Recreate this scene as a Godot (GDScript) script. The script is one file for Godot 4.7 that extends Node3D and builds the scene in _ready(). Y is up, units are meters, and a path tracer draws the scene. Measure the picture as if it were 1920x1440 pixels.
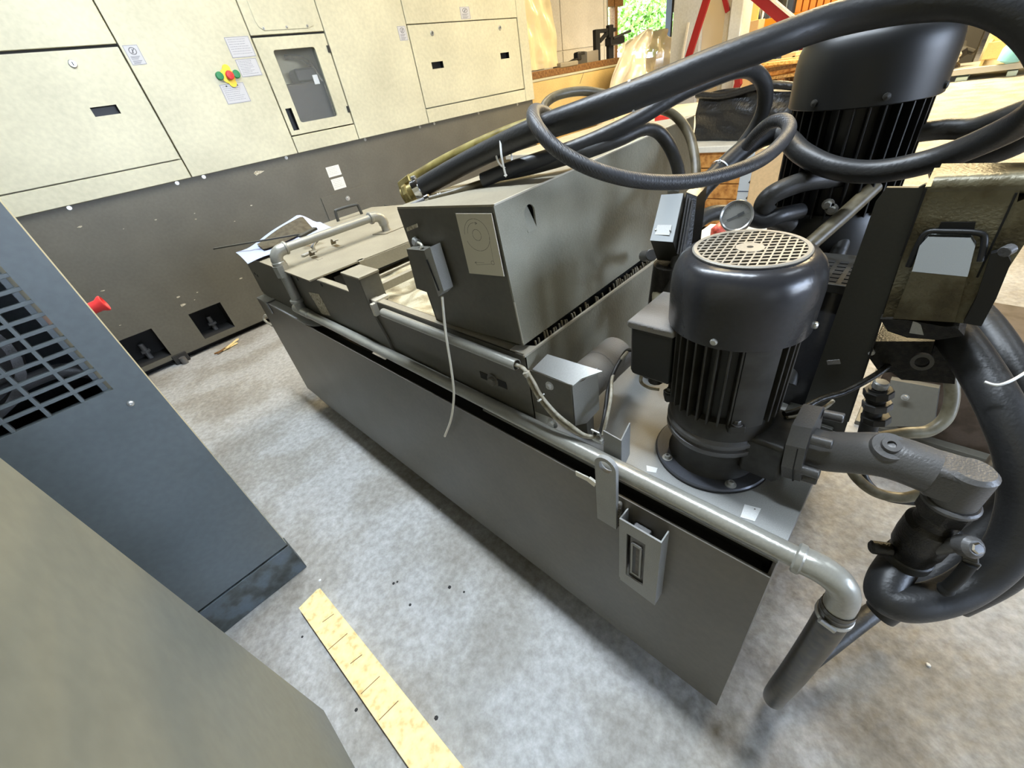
extends Node3D
# An old coolant filter tank with its pumps and hoses on a machine-hall floor, a long cream machine behind it.
# World: y up, metres, floor at y = 0; -z runs along the tank away from the viewer, +x across it.

var eye := Vector3(0, 1.5, 0)
var ax_r := Vector3(0.67363961, -0.15183914, 0.72329423)
var ax_d := Vector3(-0.5163147, -0.79692608, 0.31357289)
var ax_f := Vector3(0.5287994, -0.58468256, -0.61523775)
const FL := 765.105
var M := {}
var T := {}
var used := {}
var rng := RandomNumberGenerator.new()

# ---------------------------------------------------------------- measuring helpers (photo pixel on a known plane -> point)
func ray(px, py) -> Vector3:
	return ax_r * ((px - 960.0) / FL) + ax_d * ((py - 720.0) / FL) + ax_f
func X(px, py, x) -> Vector3:
	var r := ray(px, py)
	return eye + r * ((x - eye.x) / r.x)
func Y(px, py, y) -> Vector3:
	var r := ray(px, py)
	return eye + r * ((y - eye.y) / r.y)
func Z(px, py, z) -> Vector3:
	var r := ray(px, py)
	return eye + r * ((z - eye.z) / r.z)
func D(px, py, d) -> Vector3:
	return eye + ray(px, py) * d
func path(a: Array) -> Array:
	var o := []
	for q in a:
		o.append(D(q[0], q[1], q[2]))
	return o

# ---------------------------------------------------------------- mesh builder
class MB:
	var v := PackedVector3Array()
	var n := PackedVector3Array()
	var t := PackedVector2Array()
	var ix := PackedInt32Array()
	func vert(p: Vector3, m: Vector3, uv := Vector2.ZERO) -> int:
		v.append(p); n.append(m); t.append(uv)
		return v.size() - 1
	func face(a: int, b: int, c: int) -> void:
		var g := (v[b] - v[a]).cross(v[c] - v[a])
		if g.dot(n[a] + n[b] + n[c]) > 0.0:
			ix.append_array([a, c, b])
		else:
			ix.append_array([a, b, c])
	func quad(a: Vector3, b: Vector3, c: Vector3, d: Vector3, m: Vector3) -> void:
		var i := vert(a, m, Vector2(0, 1)); vert(b, m, Vector2(1, 1)); vert(c, m, Vector2(1, 0)); vert(d, m, Vector2(0, 0))
		face(i, i + 1, i + 2); face(i, i + 2, i + 3)
	func quadn(p: Array, m: Array) -> void:
		var i := v.size()
		for k in 4:
			vert(p[k], m[k])
		face(i, i + 1, i + 2); face(i, i + 2, i + 3)
	# box with rounded-looking chamfers; c centre, h full size
	func box(c: Vector3, size: Vector3, bev := 0.0, b := Basis()) -> MB:
		var h := size * 0.5
		bev = minf(bev, minf(h.x, minf(h.y, h.z)) * 0.9)
		var P := func(s: Vector3, axis: int) -> Vector3:
			var q := Vector3(s.x * h.x, s.y * h.y, s.z * h.z)
			for k in 3:
				if k != axis:
					q[k] -= s[k] * bev
			return c + b * q
		var N := func(s: Vector3, axis: int) -> Vector3:
			var q := Vector3.ZERO
			q[axis] = s[axis]
			return b * q
		for axis in 3:
			var u := (axis + 1) % 3
			var w := (axis + 2) % 3
			for sg in [-1.0, 1.0]:
				var pts := []
				for uv in [[-1, -1], [1, -1], [1, 1], [-1, 1]]:
					var s := Vector3.ZERO
					s[axis] = sg; s[u] = uv[0]; s[w] = uv[1]
					pts.append(P.call(s, axis))
				var m := Vector3.ZERO
				m[axis] = sg
				quad(pts[0], pts[1], pts[2], pts[3], b * m)
		if bev > 0.0:
			for axis in 3:
				var u := (axis + 1) % 3
				var w := (axis + 2) % 3
				for su in [-1.0, 1.0]:
					for sw in [-1.0, 1.0]:
						var s1 := Vector3.ZERO; s1[axis] = -1; s1[u] = su; s1[w] = sw
						var s2 := s1; s2[axis] = 1
						quadn([P.call(s1, u), P.call(s2, u), P.call(s2, w), P.call(s1, w)], [N.call(s1, u), N.call(s2, u), N.call(s2, w), N.call(s1, w)])
			for sx in [-1.0, 1.0]:
				for sy in [-1.0, 1.0]:
					for sz in [-1.0, 1.0]:
						var s := Vector3(sx, sy, sz)
						var i := v.size()
						for k in 3:
							vert(P.call(s, k), N.call(s, k))
						face(i, i + 1, i + 2)
		return self
	# box by its two corners
	func bb(a: Vector3, b: Vector3, bev := 0.0) -> MB:
		return box((a + b) * 0.5, (b - a).abs(), bev)
	# planar polygon pushed along ext; holes are inner polygons
	func prism(pts: Array, ext: Vector3, holes := [], smooth := 0.0) -> MB:
		var nrm := Vector3.ZERO
		for i in pts.size():
			nrm += (pts[i] - pts[0]).cross(pts[(i + 1) % pts.size()] - pts[0])
		nrm = nrm.normalized()
		if nrm.dot(ext) < 0.0:
			nrm = -nrm
		var u: Vector3 = (pts[1] - pts[0]).normalized()
		var w := nrm.cross(u)
		var o: Vector3 = pts[0]
		var rings := [pts] + holes
		var flats := []
		for r in rings:
			var f := PackedVector2Array()
			for p in r:
				f.append(Vector2((p - o).dot(u), (p - o).dot(w)))
			flats.append(f)
		if Geometry2D.is_polygon_clockwise(flats[0]):
			flats[0].reverse()
		var outer: PackedVector2Array = flats[0]
		var order := range(1, flats.size())
		for k in order:
			var hp: PackedVector2Array = flats[k]
			if not Geometry2D.is_polygon_clockwise(hp):
				hp.reverse()
			flats[k] = hp
			var best := [1e9, 0, 0]
			for i in outer.size():
				for j in hp.size():
					var dd := outer[i].distance_squared_to(hp[j])
					if dd < best[0]:
						best = [dd, i, j]
			var m := PackedVector2Array()
			for i in best[1] + 1:
				m.append(outer[i])
			for j in hp.size() + 1:
				m.append(hp[(best[2] + j) % hp.size()])
			for i in range(best[1], outer.size()):
				m.append(outer[i])
			outer = m
		var tris := Geometry2D.triangulate_polygon(outer)
		var mn := Vector2(1e9, 1e9); var mx := -mn
		for p in outer:
			mn = mn.min(p); mx = mx.max(p)
		var sz := (mx - mn).max(Vector2(1e-5, 1e-5))
		for side in 2:
			var at := v.size()
			for p in outer:
				var q := o + u * p.x + w * p.y + (ext if side == 1 else Vector3.ZERO)
				vert(q, nrm if side == 1 else -nrm, Vector2((p.x - mn.x) / sz.x, 1.0 - (p.y - mn.y) / sz.y))
			for k in range(0, tris.size(), 3):
				face(at + tris[k], at + tris[k + 1], at + tris[k + 2])
		for f in flats:
			var cnt: int = f.size()
			var en := []
			for i in cnt:
				var e: Vector2 = f[(i + 1) % cnt] - f[i]
				var e2 := Vector2(e.y, -e.x).normalized()
				en.append(u * e2.x + w * e2.y)
			for i in cnt:
				var a: Vector3 = o + u * f[i].x + w * f[i].y
				var b2: Vector3 = o + u * f[(i + 1) % cnt].x + w * f[(i + 1) % cnt].y
				var na: Vector3 = en[i]
				var nb: Vector3 = en[i]
				if smooth > 0.0:
					if en[i].angle_to(en[(i + cnt - 1) % cnt]) < smooth:
						na = (en[i] + en[(i + cnt - 1) % cnt]).normalized()
					if en[i].angle_to(en[(i + 1) % cnt]) < smooth:
						nb = (en[i] + en[(i + 1) % cnt]).normalized()
				quadn([a, b2, b2 + ext, a + ext], [na, nb, nb, na])
		return self
	# round tube through points; rad a number or one per point
	func tube(pts: Array, rad, seg := 12, sub := 6, caps := true, straight := false) -> MB:
		var P := []
		var R := []
		var cnt := pts.size()
		for i in cnt - 1:
			var p0: Vector3 = pts[maxi(i - 1, 0)]
			var p1: Vector3 = pts[i]
			var p2: Vector3 = pts[i + 1]
			var p3: Vector3 = pts[mini(i + 2, cnt - 1)]
			var steps := 1 if (straight or cnt == 2) else sub
			for k in steps:
				var f := float(k) / steps
				P.append(p1.cubic_interpolate(p2, p0, p3, f) if steps > 1 else p1)
				R.append(lerpf(rad[i], rad[i + 1], f) if rad is Array else float(rad))
		P.append(pts[cnt - 1]); R.append(float(rad[cnt - 1]) if rad is Array else float(rad))
		var dirs := []
		for i in P.size():
			dirs.append((P[mini(i + 1, P.size() - 1)] - P[maxi(i - 1, 0)]).normalized())
		var d0: Vector3 = dirs[0]
		var up := d0.cross(Vector3.UP if absf(d0.y) < 0.9 else Vector3.RIGHT).normalized()
		var first := v.size()
		var run := 0.0
		for i in P.size():
			var d: Vector3 = dirs[i]
			up = (up - d * up.dot(d)).normalized()
			var si := d.cross(up)
			if i > 0:
				run += P[i].distance_to(P[i - 1])
			for k in seg + 1:
				var a := TAU * k / seg
				var m := up * cos(a) + si * sin(a)
				vert(P[i] + m * R[i], m, Vector2(float(k) / seg, run))
		for i in P.size() - 1:
			for k in seg:
				var a := first + i * (seg + 1) + k
				face(a, a + 1, a + seg + 2); face(a, a + seg + 2, a + seg + 1)
		if caps:
			for e in 2:
				var d: Vector3 = dirs[0] * -1.0 if e == 0 else dirs[P.size() - 1]
				var base := first if e == 0 else first + (P.size() - 1) * (seg + 1)
				var c := vert(P[0] if e == 0 else P[P.size() - 1], d)
				for k in seg:
					var i1 := vert(v[base + k], d); var i2 := vert(v[base + k + 1], d)
					face(c, i1, i2)
		return self
	# turned shape: profile of Vector2(radius, height along axis)
	func lathe(prof: Array, o: Vector3, axis := Vector3.UP, seg := 28, sharp := 0.6, from := 0.0, to := TAU) -> MB:
		axis = axis.normalized()
		var u := axis.cross(Vector3.RIGHT if absf(axis.x) < 0.9 else Vector3.FORWARD).normalized()
		var w := axis.cross(u)
		var sn := []
		for i in prof.size() - 1:
			var d: Vector2 = prof[i + 1] - prof[i]
			sn.append(Vector2(d.y, -d.x).normalized())
		for i in prof.size() - 1:
			var na: Vector2 = sn[i]
			var nb: Vector2 = sn[i]
			if i > 0 and absf(sn[i].angle_to(sn[i - 1])) < sharp:
				na = (sn[i] + sn[i - 1]).normalized()
			if i < prof.size() - 2 and absf(sn[i].angle_to(sn[i + 1])) < sharp:
				nb = (sn[i] + sn[i + 1]).normalized()
			var at := v.size()
			for k in seg + 1:
				var a := from + (to - from) * k / seg
				var rd := u * cos(a) + w * sin(a)
				for rep in (2 if seg <= 8 else 1):
					var am := a if seg > 8 else a + (to - from) / seg * (rep - 0.5)
					var rm := u * cos(am) + w * sin(am)
					vert(o + rd * prof[i].x + axis * prof[i].y, rm * na.x + axis * na.y, Vector2(float(k) / seg, prof[i].y))
					vert(o + rd * prof[i + 1].x + axis * prof[i + 1].y, rm * nb.x + axis * nb.y, Vector2(float(k) / seg, prof[i + 1].y))
			for k in seg:
				var q := at + k * 2 if seg > 8 else at + k * 4 + 2
				if prof[i].x > 1e-6:
					face(q, q + 2, q + 3 if prof[i + 1].x > 1e-6 else q + 1)
				if prof[i + 1].x > 1e-6:
					face(q, q + 3, q + 1)
		return self
	# solid rod / disc between two points
	func rod(a: Vector3, b: Vector3, r: float, seg := 16, bev := 0.0) -> MB:
		var h := a.distance_to(b)
		if bev > 0.0:
			return lathe([Vector2(0, 0), Vector2(r - bev, 0), Vector2(r, bev), Vector2(r, h - bev), Vector2(r - bev, h), Vector2(0, h)], a, b - a, seg)
		return lathe([Vector2(0, 0), Vector2(r, 0), Vector2(r, h), Vector2(0, h)], a, b - a, seg)
	# open pipe wall
	func pipe(a: Vector3, b: Vector3, r: float, wall: float, seg := 18) -> MB:
		var h := a.distance_to(b)
		return lathe([Vector2(r, 0), Vector2(r, h), Vector2(r - wall, h), Vector2(r - wall, 0), Vector2(r, 0)], a, b - a, seg)
	# bar of rectangular section between two points
	func bar(a: Vector3, b: Vector3, w: float, h: float, up := Vector3.UP, bev := 0.0) -> MB:
		var d := (b - a).normalized()
		var s := d.cross(up).normalized()
		var u2 := s.cross(d)
		return box((a + b) * 0.5, Vector3(a.distance_to(b), h, w), bev, Basis(d, u2, s))
	# hexagon head screw
	func bolt(p: Vector3, dir: Vector3, r := 0.006, h := 0.006, washer := true) -> MB:
		dir = dir.normalized()
		if washer:
			lathe([Vector2(r * 1.6, 0), Vector2(r * 1.6, h * 0.25), Vector2(0, h * 0.25)], p, dir, 14)
		lathe([Vector2(r, h * 0.2), Vector2(r, h * 0.85), Vector2(r * 0.85, h), Vector2(0, h)], p, dir, 6, 0.1)
		return self
	# socket cap screw with its hexagon recess
	func cap(p: Vector3, dir: Vector3, r: float, h: float) -> MB:
		lathe([Vector2(r, 0), Vector2(r, h - r * 0.15), Vector2(r * 0.85, h), Vector2(r * 0.5, h), Vector2(r * 0.5, h * 0.5), Vector2(0, h * 0.5)], p, dir.normalized(), 16)
		return self
	# grid surface from a function of (u, v); two-sided sheet of a small thickness
	func sheet(f: Callable, nu: int, nv: int, thick := 0.0) -> MB:
		var layers := 1 if thick == 0.0 else 2
		for l in layers:
			var at := v.size()
			for j in nv + 1:
				for i in nu + 1:
					var uu := float(i) / nu; var vv := float(j) / nv
					var e := 0.5 / maxf(nu, nv)
					var p: Vector3 = f.call(uu, vv)
					var du: Vector3 = f.call(minf(uu + e, 1), vv) - f.call(maxf(uu - e, 0), vv)
					var dv: Vector3 = f.call(uu, minf(vv + e, 1)) - f.call(uu, maxf(vv - e, 0))
					var m := du.cross(dv).normalized()
					if l == 1:
						m = -m
					vert(p + m * thick * 0.5, m, Vector2(uu, vv))
			for j in nv:
				for i in nu:
					var a := at + j * (nu + 1) + i
					face(a, a + 1, a + nu + 2); face(a, a + nu + 2, a + nu + 1)
		return self

# ---------------------------------------------------------------- objects
func numbered(called: String) -> String:
	if not used.has(called):
		used[called] = 0
		return called
	used[called] += 1
	return "%s_%03d" % [called, used[called]]

func origin_of(nd: Node) -> Vector3:
	var o := Vector3.ZERO
	while nd != self and nd != null:
		o += (nd as Node3D).position
		nd = nd.get_parent()
	return o

func thing(called: String, label: String, category: String, at: Vector3, group := "") -> Node3D:
	var o := Node3D.new()
	o.name = numbered(called)
	add_child(o, true)
	o.position = at
	o.set_meta("label", label); o.set_meta("category", category)
	if group != "":
		o.set_meta("group", group)
	return o

func obj(called: String, b: MB, m: Material, parent: Node = null, label := "") -> MeshInstance3D:
	var o := MeshInstance3D.new()
	var off := Vector3.ZERO
	if parent == null:
		var lo := Vector3(1e9, 1e9, 1e9); var hi := -lo
		for p in b.v:
			lo = lo.min(p); hi = hi.max(p)
		off = Vector3((lo.x + hi.x) / 2, lo.y, (lo.z + hi.z) / 2)
		o.position = off
		o.name = numbered(called)
	else:
		off = origin_of(parent)
		o.name = called
	var pv := PackedVector3Array()
	for p in b.v:
		pv.append(p - off)
	var a := []
	a.resize(Mesh.ARRAY_MAX)
	a[Mesh.ARRAY_VERTEX] = pv; a[Mesh.ARRAY_NORMAL] = b.n; a[Mesh.ARRAY_TEX_UV] = b.t; a[Mesh.ARRAY_INDEX] = b.ix
	var me := ArrayMesh.new()
	me.add_surface_from_arrays(Mesh.PRIMITIVE_TRIANGLES, a)
	me.surface_set_material(0, m)
	o.mesh = me
	(self if parent == null else parent).add_child(o, true)
	if label != "":
		o.set_meta("label", label)
	return o

func tag(o: Node, label: String, category: String, group := "") -> Node:
	o.set_meta("label", label); o.set_meta("category", category)
	if group != "":
		o.set_meta("group", group)
	return o

func struct(called: String, b: MB, m: Material, parent: Node = null) -> MeshInstance3D:
	var o := obj(called, b, m, parent)
	if parent == null:
		o.set_meta("kind", "structure")
	return o

# thin plate with the picture on its outer face; a b c d = top left, top right, bottom right, bottom left
func plate(called: String, a: Vector3, b: Vector3, c: Vector3, d: Vector3, m: Material, parent: Node, thick := 0.001, out := Vector3.ZERO) -> MeshInstance3D:
	var nn := (b - a).cross(d - a).normalized()
	if out != Vector3.ZERO and nn.dot(out) < 0:
		nn = -nn
	elif out == Vector3.ZERO and nn.dot(eye - a) < 0:
		nn = -nn
	var mb := MB.new()
	var e := nn * thick
	var i := mb.vert(a + e, nn, Vector2(0, 0)); mb.vert(b + e, nn, Vector2(1, 0)); mb.vert(c + e, nn, Vector2(1, 1)); mb.vert(d + e, nn, Vector2(0, 1))
	mb.face(i, i + 1, i + 2); mb.face(i, i + 2, i + 3)
	var q := [a, b, c, d]
	var mid := (a + b + c + d) / 4.0
	for k in 4:
		var s: Vector3 = q[k]; var s2: Vector3 = q[(k + 1) % 4]
		var m2 := ((s + s2) / 2.0 - mid).normalized()
		var j := mb.vert(s, m2, Vector2(0.02, 0.02)); mb.vert(s2, m2, Vector2(0.02, 0.02)); mb.vert(s2 + e, m2, Vector2(0.02, 0.02)); mb.vert(s + e, m2, Vector2(0.02, 0.02))
		mb.face(j, j + 1, j + 2); mb.face(j, j + 2, j + 3)
	return obj(called, mb, m, parent)

# ---------------------------------------------------------------- materials
func grey_noise(sd: int, freq: float, lo: float, hi: float, oct := 4, typ := FastNoiseLite.TYPE_SIMPLEX_SMOOTH, bias := 0.5, size := 512) -> NoiseTexture2D:
	return ramp_noise(sd, freq, [[0.0, Color(lo, lo, lo)], [clampf(bias, 0.01, 0.99), Color((lo + hi) / 2, (lo + hi) / 2, (lo + hi) / 2)], [1.0, Color(hi, hi, hi)]], oct, typ, size)

func ramp_noise(sd: int, freq: float, ramp: Array, oct := 4, typ := FastNoiseLite.TYPE_SIMPLEX_SMOOTH, size := 512) -> NoiseTexture2D:
	var nz := FastNoiseLite.new()
	nz.seed = sd; nz.frequency = freq; nz.noise_type = typ
	nz.fractal_octaves = oct; nz.fractal_type = FastNoiseLite.FRACTAL_FBM
	if oct >= 7:
		nz.fractal_gain = 0.68
	var g := Gradient.new()
	var off := PackedFloat32Array(); var col := PackedColorArray()
	for r in ramp:
		off.append(r[0]); col.append(r[1])
	g.offsets = off; g.colors = col
	var t := NoiseTexture2D.new()
	t.width = size; t.height = size; t.seamless = true; t.noise = nz; t.color_ramp = g
	return t

func bump(sd: int, freq: float, strength: float, oct := 4) -> NoiseTexture2D:
	var nz := FastNoiseLite.new()
	nz.seed = sd; nz.frequency = freq; nz.fractal_octaves = oct
	var t := NoiseTexture2D.new()
	t.width = 512; t.height = 512; t.seamless = true; t.noise = nz; t.as_normal_map = true; t.bump_strength = strength
	return t

# key, sRGB 0-255 colour, roughness, metallic, [texture key, its scale], [second, its scale], [normal key, scale, strength]
func mk(key: String, r: float, g: float, b: float, rough: float, metal := 0.0, tx := [], det := [], nm := []) -> StandardMaterial3D:
	var m := StandardMaterial3D.new()
	m.resource_name = key
	m.albedo_color = Color(r / 255.0, g / 255.0, b / 255.0)
	m.roughness = rough; m.metallic = metal
	if tx.size():
		m.albedo_texture = T[tx[0]]
		m.uv1_triplanar = true; m.uv1_world_triplanar = true
		m.uv1_scale = Vector3.ONE * tx[1]
	if det.size():
		m.detail_enabled = true; m.detail_albedo = T[det[0]]; m.detail_blend_mode = BaseMaterial3D.BLEND_MODE_MUL
		m.detail_uv_layer = BaseMaterial3D.DETAIL_UV_2
		m.uv2_triplanar = true; m.uv2_world_triplanar = true
		m.uv2_scale = Vector3.ONE * det[1]
	if nm.size():
		m.normal_enabled = true; m.normal_texture = T[nm[0]]; m.normal_scale = nm[2]
		m.uv1_triplanar = true; m.uv1_world_triplanar = true
		m.uv1_scale = Vector3.ONE * nm[1]
	M[key] = m
	return m

func pic_mat(key: String, im: Image, rough := 0.5) -> StandardMaterial3D:
	var m := StandardMaterial3D.new()
	m.resource_name = key
	m.albedo_texture = ImageTexture.create_from_image(im)
	m.roughness = rough
	M[key] = m
	return m

# ---------------------------------------------------------------- scene
func area(pos: Vector3, aim: Vector3, w: float, h: float, energy: float, col: Color) -> void:
	var l := AreaLight3D.new()
	l.name = numbered("panel_light")
	add_child(l, true)
	l.position = pos
	l.look_at_from_position(pos, aim, Vector3.FORWARD if absf((aim - pos).normalized().y) > 0.9 else Vector3.UP)
	l.area_size = Vector2(w, h)
	l.light_energy = energy; l.light_color = col
	l.area_range = 60.0; l.area_attenuation = 2.0
	l.shadow_enabled = true

func ceiling_lamp(c: Vector3, w: float, h: float, energy: float, col: Color, label: String) -> void:
	var th := thing("ceiling_lamp", label, "ceiling light", c)
	obj("housing", MB.new().box(c + Vector3(0, 0.06, 0), Vector3(w + 0.1, 0.1, h + 0.1), 0.01), M.steel_light, th)
	var m := StandardMaterial3D.new()
	m.resource_name = "lamp_glow"
	m.albedo_color = Color.WHITE
	m.emission_enabled = true; m.emission = col; m.emission_energy_multiplier = 4.0
	obj("diffuser", MB.new().box(c, Vector3(w, 0.02, h), 0.002), m, th)
	area(c + Vector3(0, -0.03, 0), c + Vector3(0, -1, 0), w, h, energy, col)

func _ready() -> void:
	# camera, sky, light, exposure
	var cam := Camera3D.new()
	cam.name = "camera"
	add_child(cam)
	cam.transform = Transform3D(Basis(ax_r, -ax_d, -ax_f), eye)
	cam.fov = rad_to_deg(2.0 * atan(720.0 / FL))
	cam.near = 0.02; cam.far = 300.0
	cam.current = true
	var env := Environment.new()
	var sky := Sky.new()
	var psm := ProceduralSkyMaterial.new()
	psm.sky_top_color = Color(0.66, 0.76, 0.90); psm.sky_horizon_color = Color(0.90, 0.94, 1.0)
	psm.ground_bottom_color = Color(0.30, 0.29, 0.26); psm.ground_horizon_color = Color(0.7, 0.72, 0.72)
	psm.sky_energy_multiplier = 4.0
	sky.sky_material = psm
	env.background_mode = Environment.BG_SKY
	env.sky = sky
	env.ambient_light_source = Environment.AMBIENT_SOURCE_DISABLED
	env.tonemap_mode = Environment.TONE_MAPPER_LINEAR
	env.tonemap_exposure = 1.0
	env.sdfgi_enabled = true; env.ssao_enabled = true; env.ssil_enabled = true
	var we := WorldEnvironment.new()
	we.name = "world_environment"
	we.environment = env
	add_child(we)
	rng.seed = 77
	make_materials()
	make_lamps()
	make_hall()
	make_machine()
	make_cabinets()
	make_tank()
	make_roll_box()
	make_pipework()
	make_motor_front()
	make_motor_rear()
	make_fittings()
	make_hoses()
	make_background()

func make_lamps() -> void:
	var cool := Color(0.90, 0.95, 1.0)
	var warm := Color(1.0, 0.90, 0.70)
	ceiling_lamp(Vector3(0.72, 4.3, -1.5), 0.16, 3.4, 28.0, cool, "long slim ceiling light above the tank wall and aisle")
	ceiling_lamp(Vector3(3.4, 5.6, 2.6), 2.0, 0.8, 4.0, cool, "wide ceiling light panel beyond the near end of the tank")
	# daylight through the wide window in the wall behind the viewer
	area(Vector3(3.0, 2.7, 8.9), Vector3(2.0, 1.2, 0.0), 5.0, 2.6, 4.8, Color(0.97, 0.98, 1.0))
	ceiling_lamp(Vector3(3.2, 5.6, -2.0), 2.4, 0.8, 9.0, warm, "warm ceiling light panel before the long cream machine")
	ceiling_lamp(Vector3(8.0, 5.6, -0.5), 1.2, 3.0, 70.0, warm, "warm ceiling light panel over the wrapped crate")
	ceiling_lamp(Vector3(15.0, 5.6, -2.0), 1.2, 3.0, 190.0, warm, "warm ceiling light panel over the far end of the hall")

func make_materials() -> void:
	T.fine = grey_noise(3, 0.09, 0.92, 1.0, 4)
	T.speck = grey_noise(5, 0.3, 0.86, 1.0, 3)
	T.blotch = grey_noise(9, 0.010, 0.90, 1.0, 5)
	T.grime = ramp_noise(21, 0.015, [[0.0, Color(0.55, 0.51, 0.44)], [0.38, Color(0.80, 0.77, 0.70)], [0.58, Color(0.95, 0.94, 0.91)], [1.0, Color(1, 1, 1)]], 5)
	T.oily = ramp_noise(31, 0.02, [[0.0, Color(0.3, 0.29, 0.25)], [0.42, Color(0.55, 0.53, 0.48)], [0.6, Color(0.8, 0.78, 0.74)], [1.0, Color(1, 1, 1)]], 5)
	T.concrete = ramp_noise(41, 0.03, [[0.0, Color(0.74, 0.735, 0.72)], [0.40, Color(0.84, 0.838, 0.83)], [0.55, Color(0.88, 0.88, 0.875)], [0.72, Color(0.92, 0.92, 0.92)], [1.0, Color(1, 1, 1)]], 7, FastNoiseLite.TYPE_SIMPLEX_SMOOTH, 1024)
	T.stain = ramp_noise(47, 0.008, [[0.0, Color(0.80, 0.77, 0.73)], [0.38, Color(0.90, 0.885, 0.86)], [0.58, Color(0.98, 0.975, 0.97)], [1.0, Color(1, 1, 1)]], 5, FastNoiseLite.TYPE_SIMPLEX_SMOOTH, 1024)
	T.grain = ramp_noise(52, 0.03, [[0.0, Color(0.84, 0.74, 0.55)], [0.4, Color(0.97, 0.92, 0.78)], [1.0, Color(1, 0.97, 0.88)]], 4)
	T.wood = ramp_noise(51, 0.02, [[0.0, Color(0.62, 0.48, 0.30)], [0.35, Color(0.86, 0.74, 0.52)], [0.6, Color(0.97, 0.88, 0.68)], [1.0, Color(1, 0.94, 0.78)]], 5)
	T.bump_fine = bump(61, 0.08, 3.0)
	T.bump_rough = bump(62, 0.03, 6.0, 5)
	T.bump_wave = bump(63, 0.008, 8.0, 3)
	T.weave = weave_tex()
	mk("concrete", 196, 195, 192, 0.62, 0.0, ["concrete", 0.8], ["stain", 0.21], ["bump_rough", 0.8, 0.3])
	mk("cream", 206, 202, 174, 0.42, 0.0, ["fine", 0.5], ["blotch", 0.3])
	mk("cream_dark", 190, 182, 150, 0.45)
	mk("machine_grey", 97, 93, 81, 0.5, 0.0, ["fine", 0.8], ["blotch", 0.5])
	mk("tank_grey", 100, 97, 87, 0.42, 0.0, ["fine", 1.2], ["blotch", 0.9])
	mk("tank_side", 110, 105, 95, 0.40, 0.0, ["fine", 0.9], ["blotch", 0.7])
	mk("plate_grey", 164, 164, 160, 0.48, 0.0, ["speck", 2.5], ["blotch", 1.3])
	mk("box_grey", 162, 160, 144, 0.45, 0.0, ["speck", 2.0], ["blotch", 1.4], ["bump_fine", 2.0, 0.15])
	mk("lid_grey", 160, 152, 132, 0.5, 0.1, ["fine", 2.0], ["blotch", 0.9])
	mk("pipe_grey", 172, 170, 160, 0.32, 0.35, ["fine", 3.0], ["blotch", 2.0], ["bump_fine", 3.0, 0.2])
	mk("steel_light", 190, 190, 186, 0.35, 0.5, ["fine", 4.0])
	mk("edge_bare", 205, 200, 186, 0.35, 0.4)
	mk("zinc", 200, 200, 196, 0.28, 0.8)
	mk("chrome", 225, 225, 225, 0.12, 1.0)
	mk("brass", 166, 152, 100, 0.35, 0.7, ["grime", 5.0])
	mk("motor_paint", 47, 47, 49, 0.26, 0.0, ["fine", 2.0], [], ["bump_fine", 2.0, 0.1])
	mk("matt_black", 20, 20, 19, 0.42, 0.0, ["fine", 4.0])
	mk("motor_black", 34, 34, 33, 0.42, 0.0, ["fine", 4.0])
	mk("motor_dark", 50, 49, 46, 0.5, 0.0, ["grime", 3.0])
	mk("cast_grey", 92, 91, 90, 0.42, 0.1, ["fine", 5.0], [], ["bump_fine", 5.0, 0.4])
	mk("cast_dust", 142, 139, 136, 0.7, 0.0, ["speck", 4.0], [], ["bump_fine", 4.0, 0.5])
	mk("grille_tan", 158, 152, 140, 0.45, 0.2, ["fine", 4.0])
	mk("flange_grey", 96, 98, 104, 0.3, 0.3, ["fine", 4.0])
	mk("rubber", 44, 44, 44, 0.42, 0.0, ["fine", 3.0], [], ["bump_fine", 3.0, 0.25])
	mk("rubber_worn", 60, 60, 60, 0.46, 0.0, ["grime", 2.5], ["fine", 6.0], ["bump_fine", 2.5, 0.3])
	mk("rubber_braid", 58, 59, 62, 0.48, 0.0, ["fine", 6.0], [], ["weave", 60.0, 0.8])
	mk("rubber_oily", 78, 72, 56, 0.30, 0.0, ["oily", 3.0])
	mk("hose_tan", 98, 90, 70, 0.42, 0.0, ["grime", 4.0])
	mk("hose_pale", 142, 136, 116, 0.4, 0.0, ["grime", 3.0])
	mk("hose_yellow", 158, 146, 88, 0.35, 0.0, ["grime", 3.0])
	mk("cable_grey", 176, 172, 160, 0.5, 0.0, ["grime", 6.0])
	mk("cable_white", 226, 222, 206, 0.45)
	mk("cable_black", 36, 35, 33, 0.5)
	mk("tie_white", 226, 226, 222, 0.4)
	mk("dark", 20, 20, 19, 0.7)
	mk("black_plastic", 24, 24, 24, 0.45)
	mk("hollow", 38, 37, 35, 0.8)
	mk("blue_cab", 100, 108, 110, 0.40, 0.0, ["fine", 0.8], ["blotch", 0.4])
	mk("blue_plinth", 96, 106, 114, 0.5, 0.0, ["fine", 1.5], ["grime", 1.2])
	mk("grille_bar", 96, 100, 98, 0.5)
	mk("olive_panel", 138, 139, 126, 0.40, 0.0, ["fine", 0.5], ["blotch", 0.25])
	mk("red", 206, 52, 50, 0.4)
	mk("red_steel", 142, 18, 24, 0.45)
	mk("green", 30, 120, 70, 0.4)
	mk("yellow", 236, 204, 40, 0.4)
	mk("plank", 246, 232, 196, 0.7, 0.0, [], ["grain", 1.6])
	mk("wood_crate", 204, 160, 106, 0.7, 0.0, [], ["wood", 1.3])
	mk("wood_pale", 236, 214, 168, 0.75, 0.0, [], ["wood", 2.0])
	mk("wood_dark", 130, 104, 76, 0.8, 0.0, [], ["wood", 2.0])
	mk("carton", 214, 150, 88, 0.75, 0.0, ["fine", 1.0])
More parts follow.
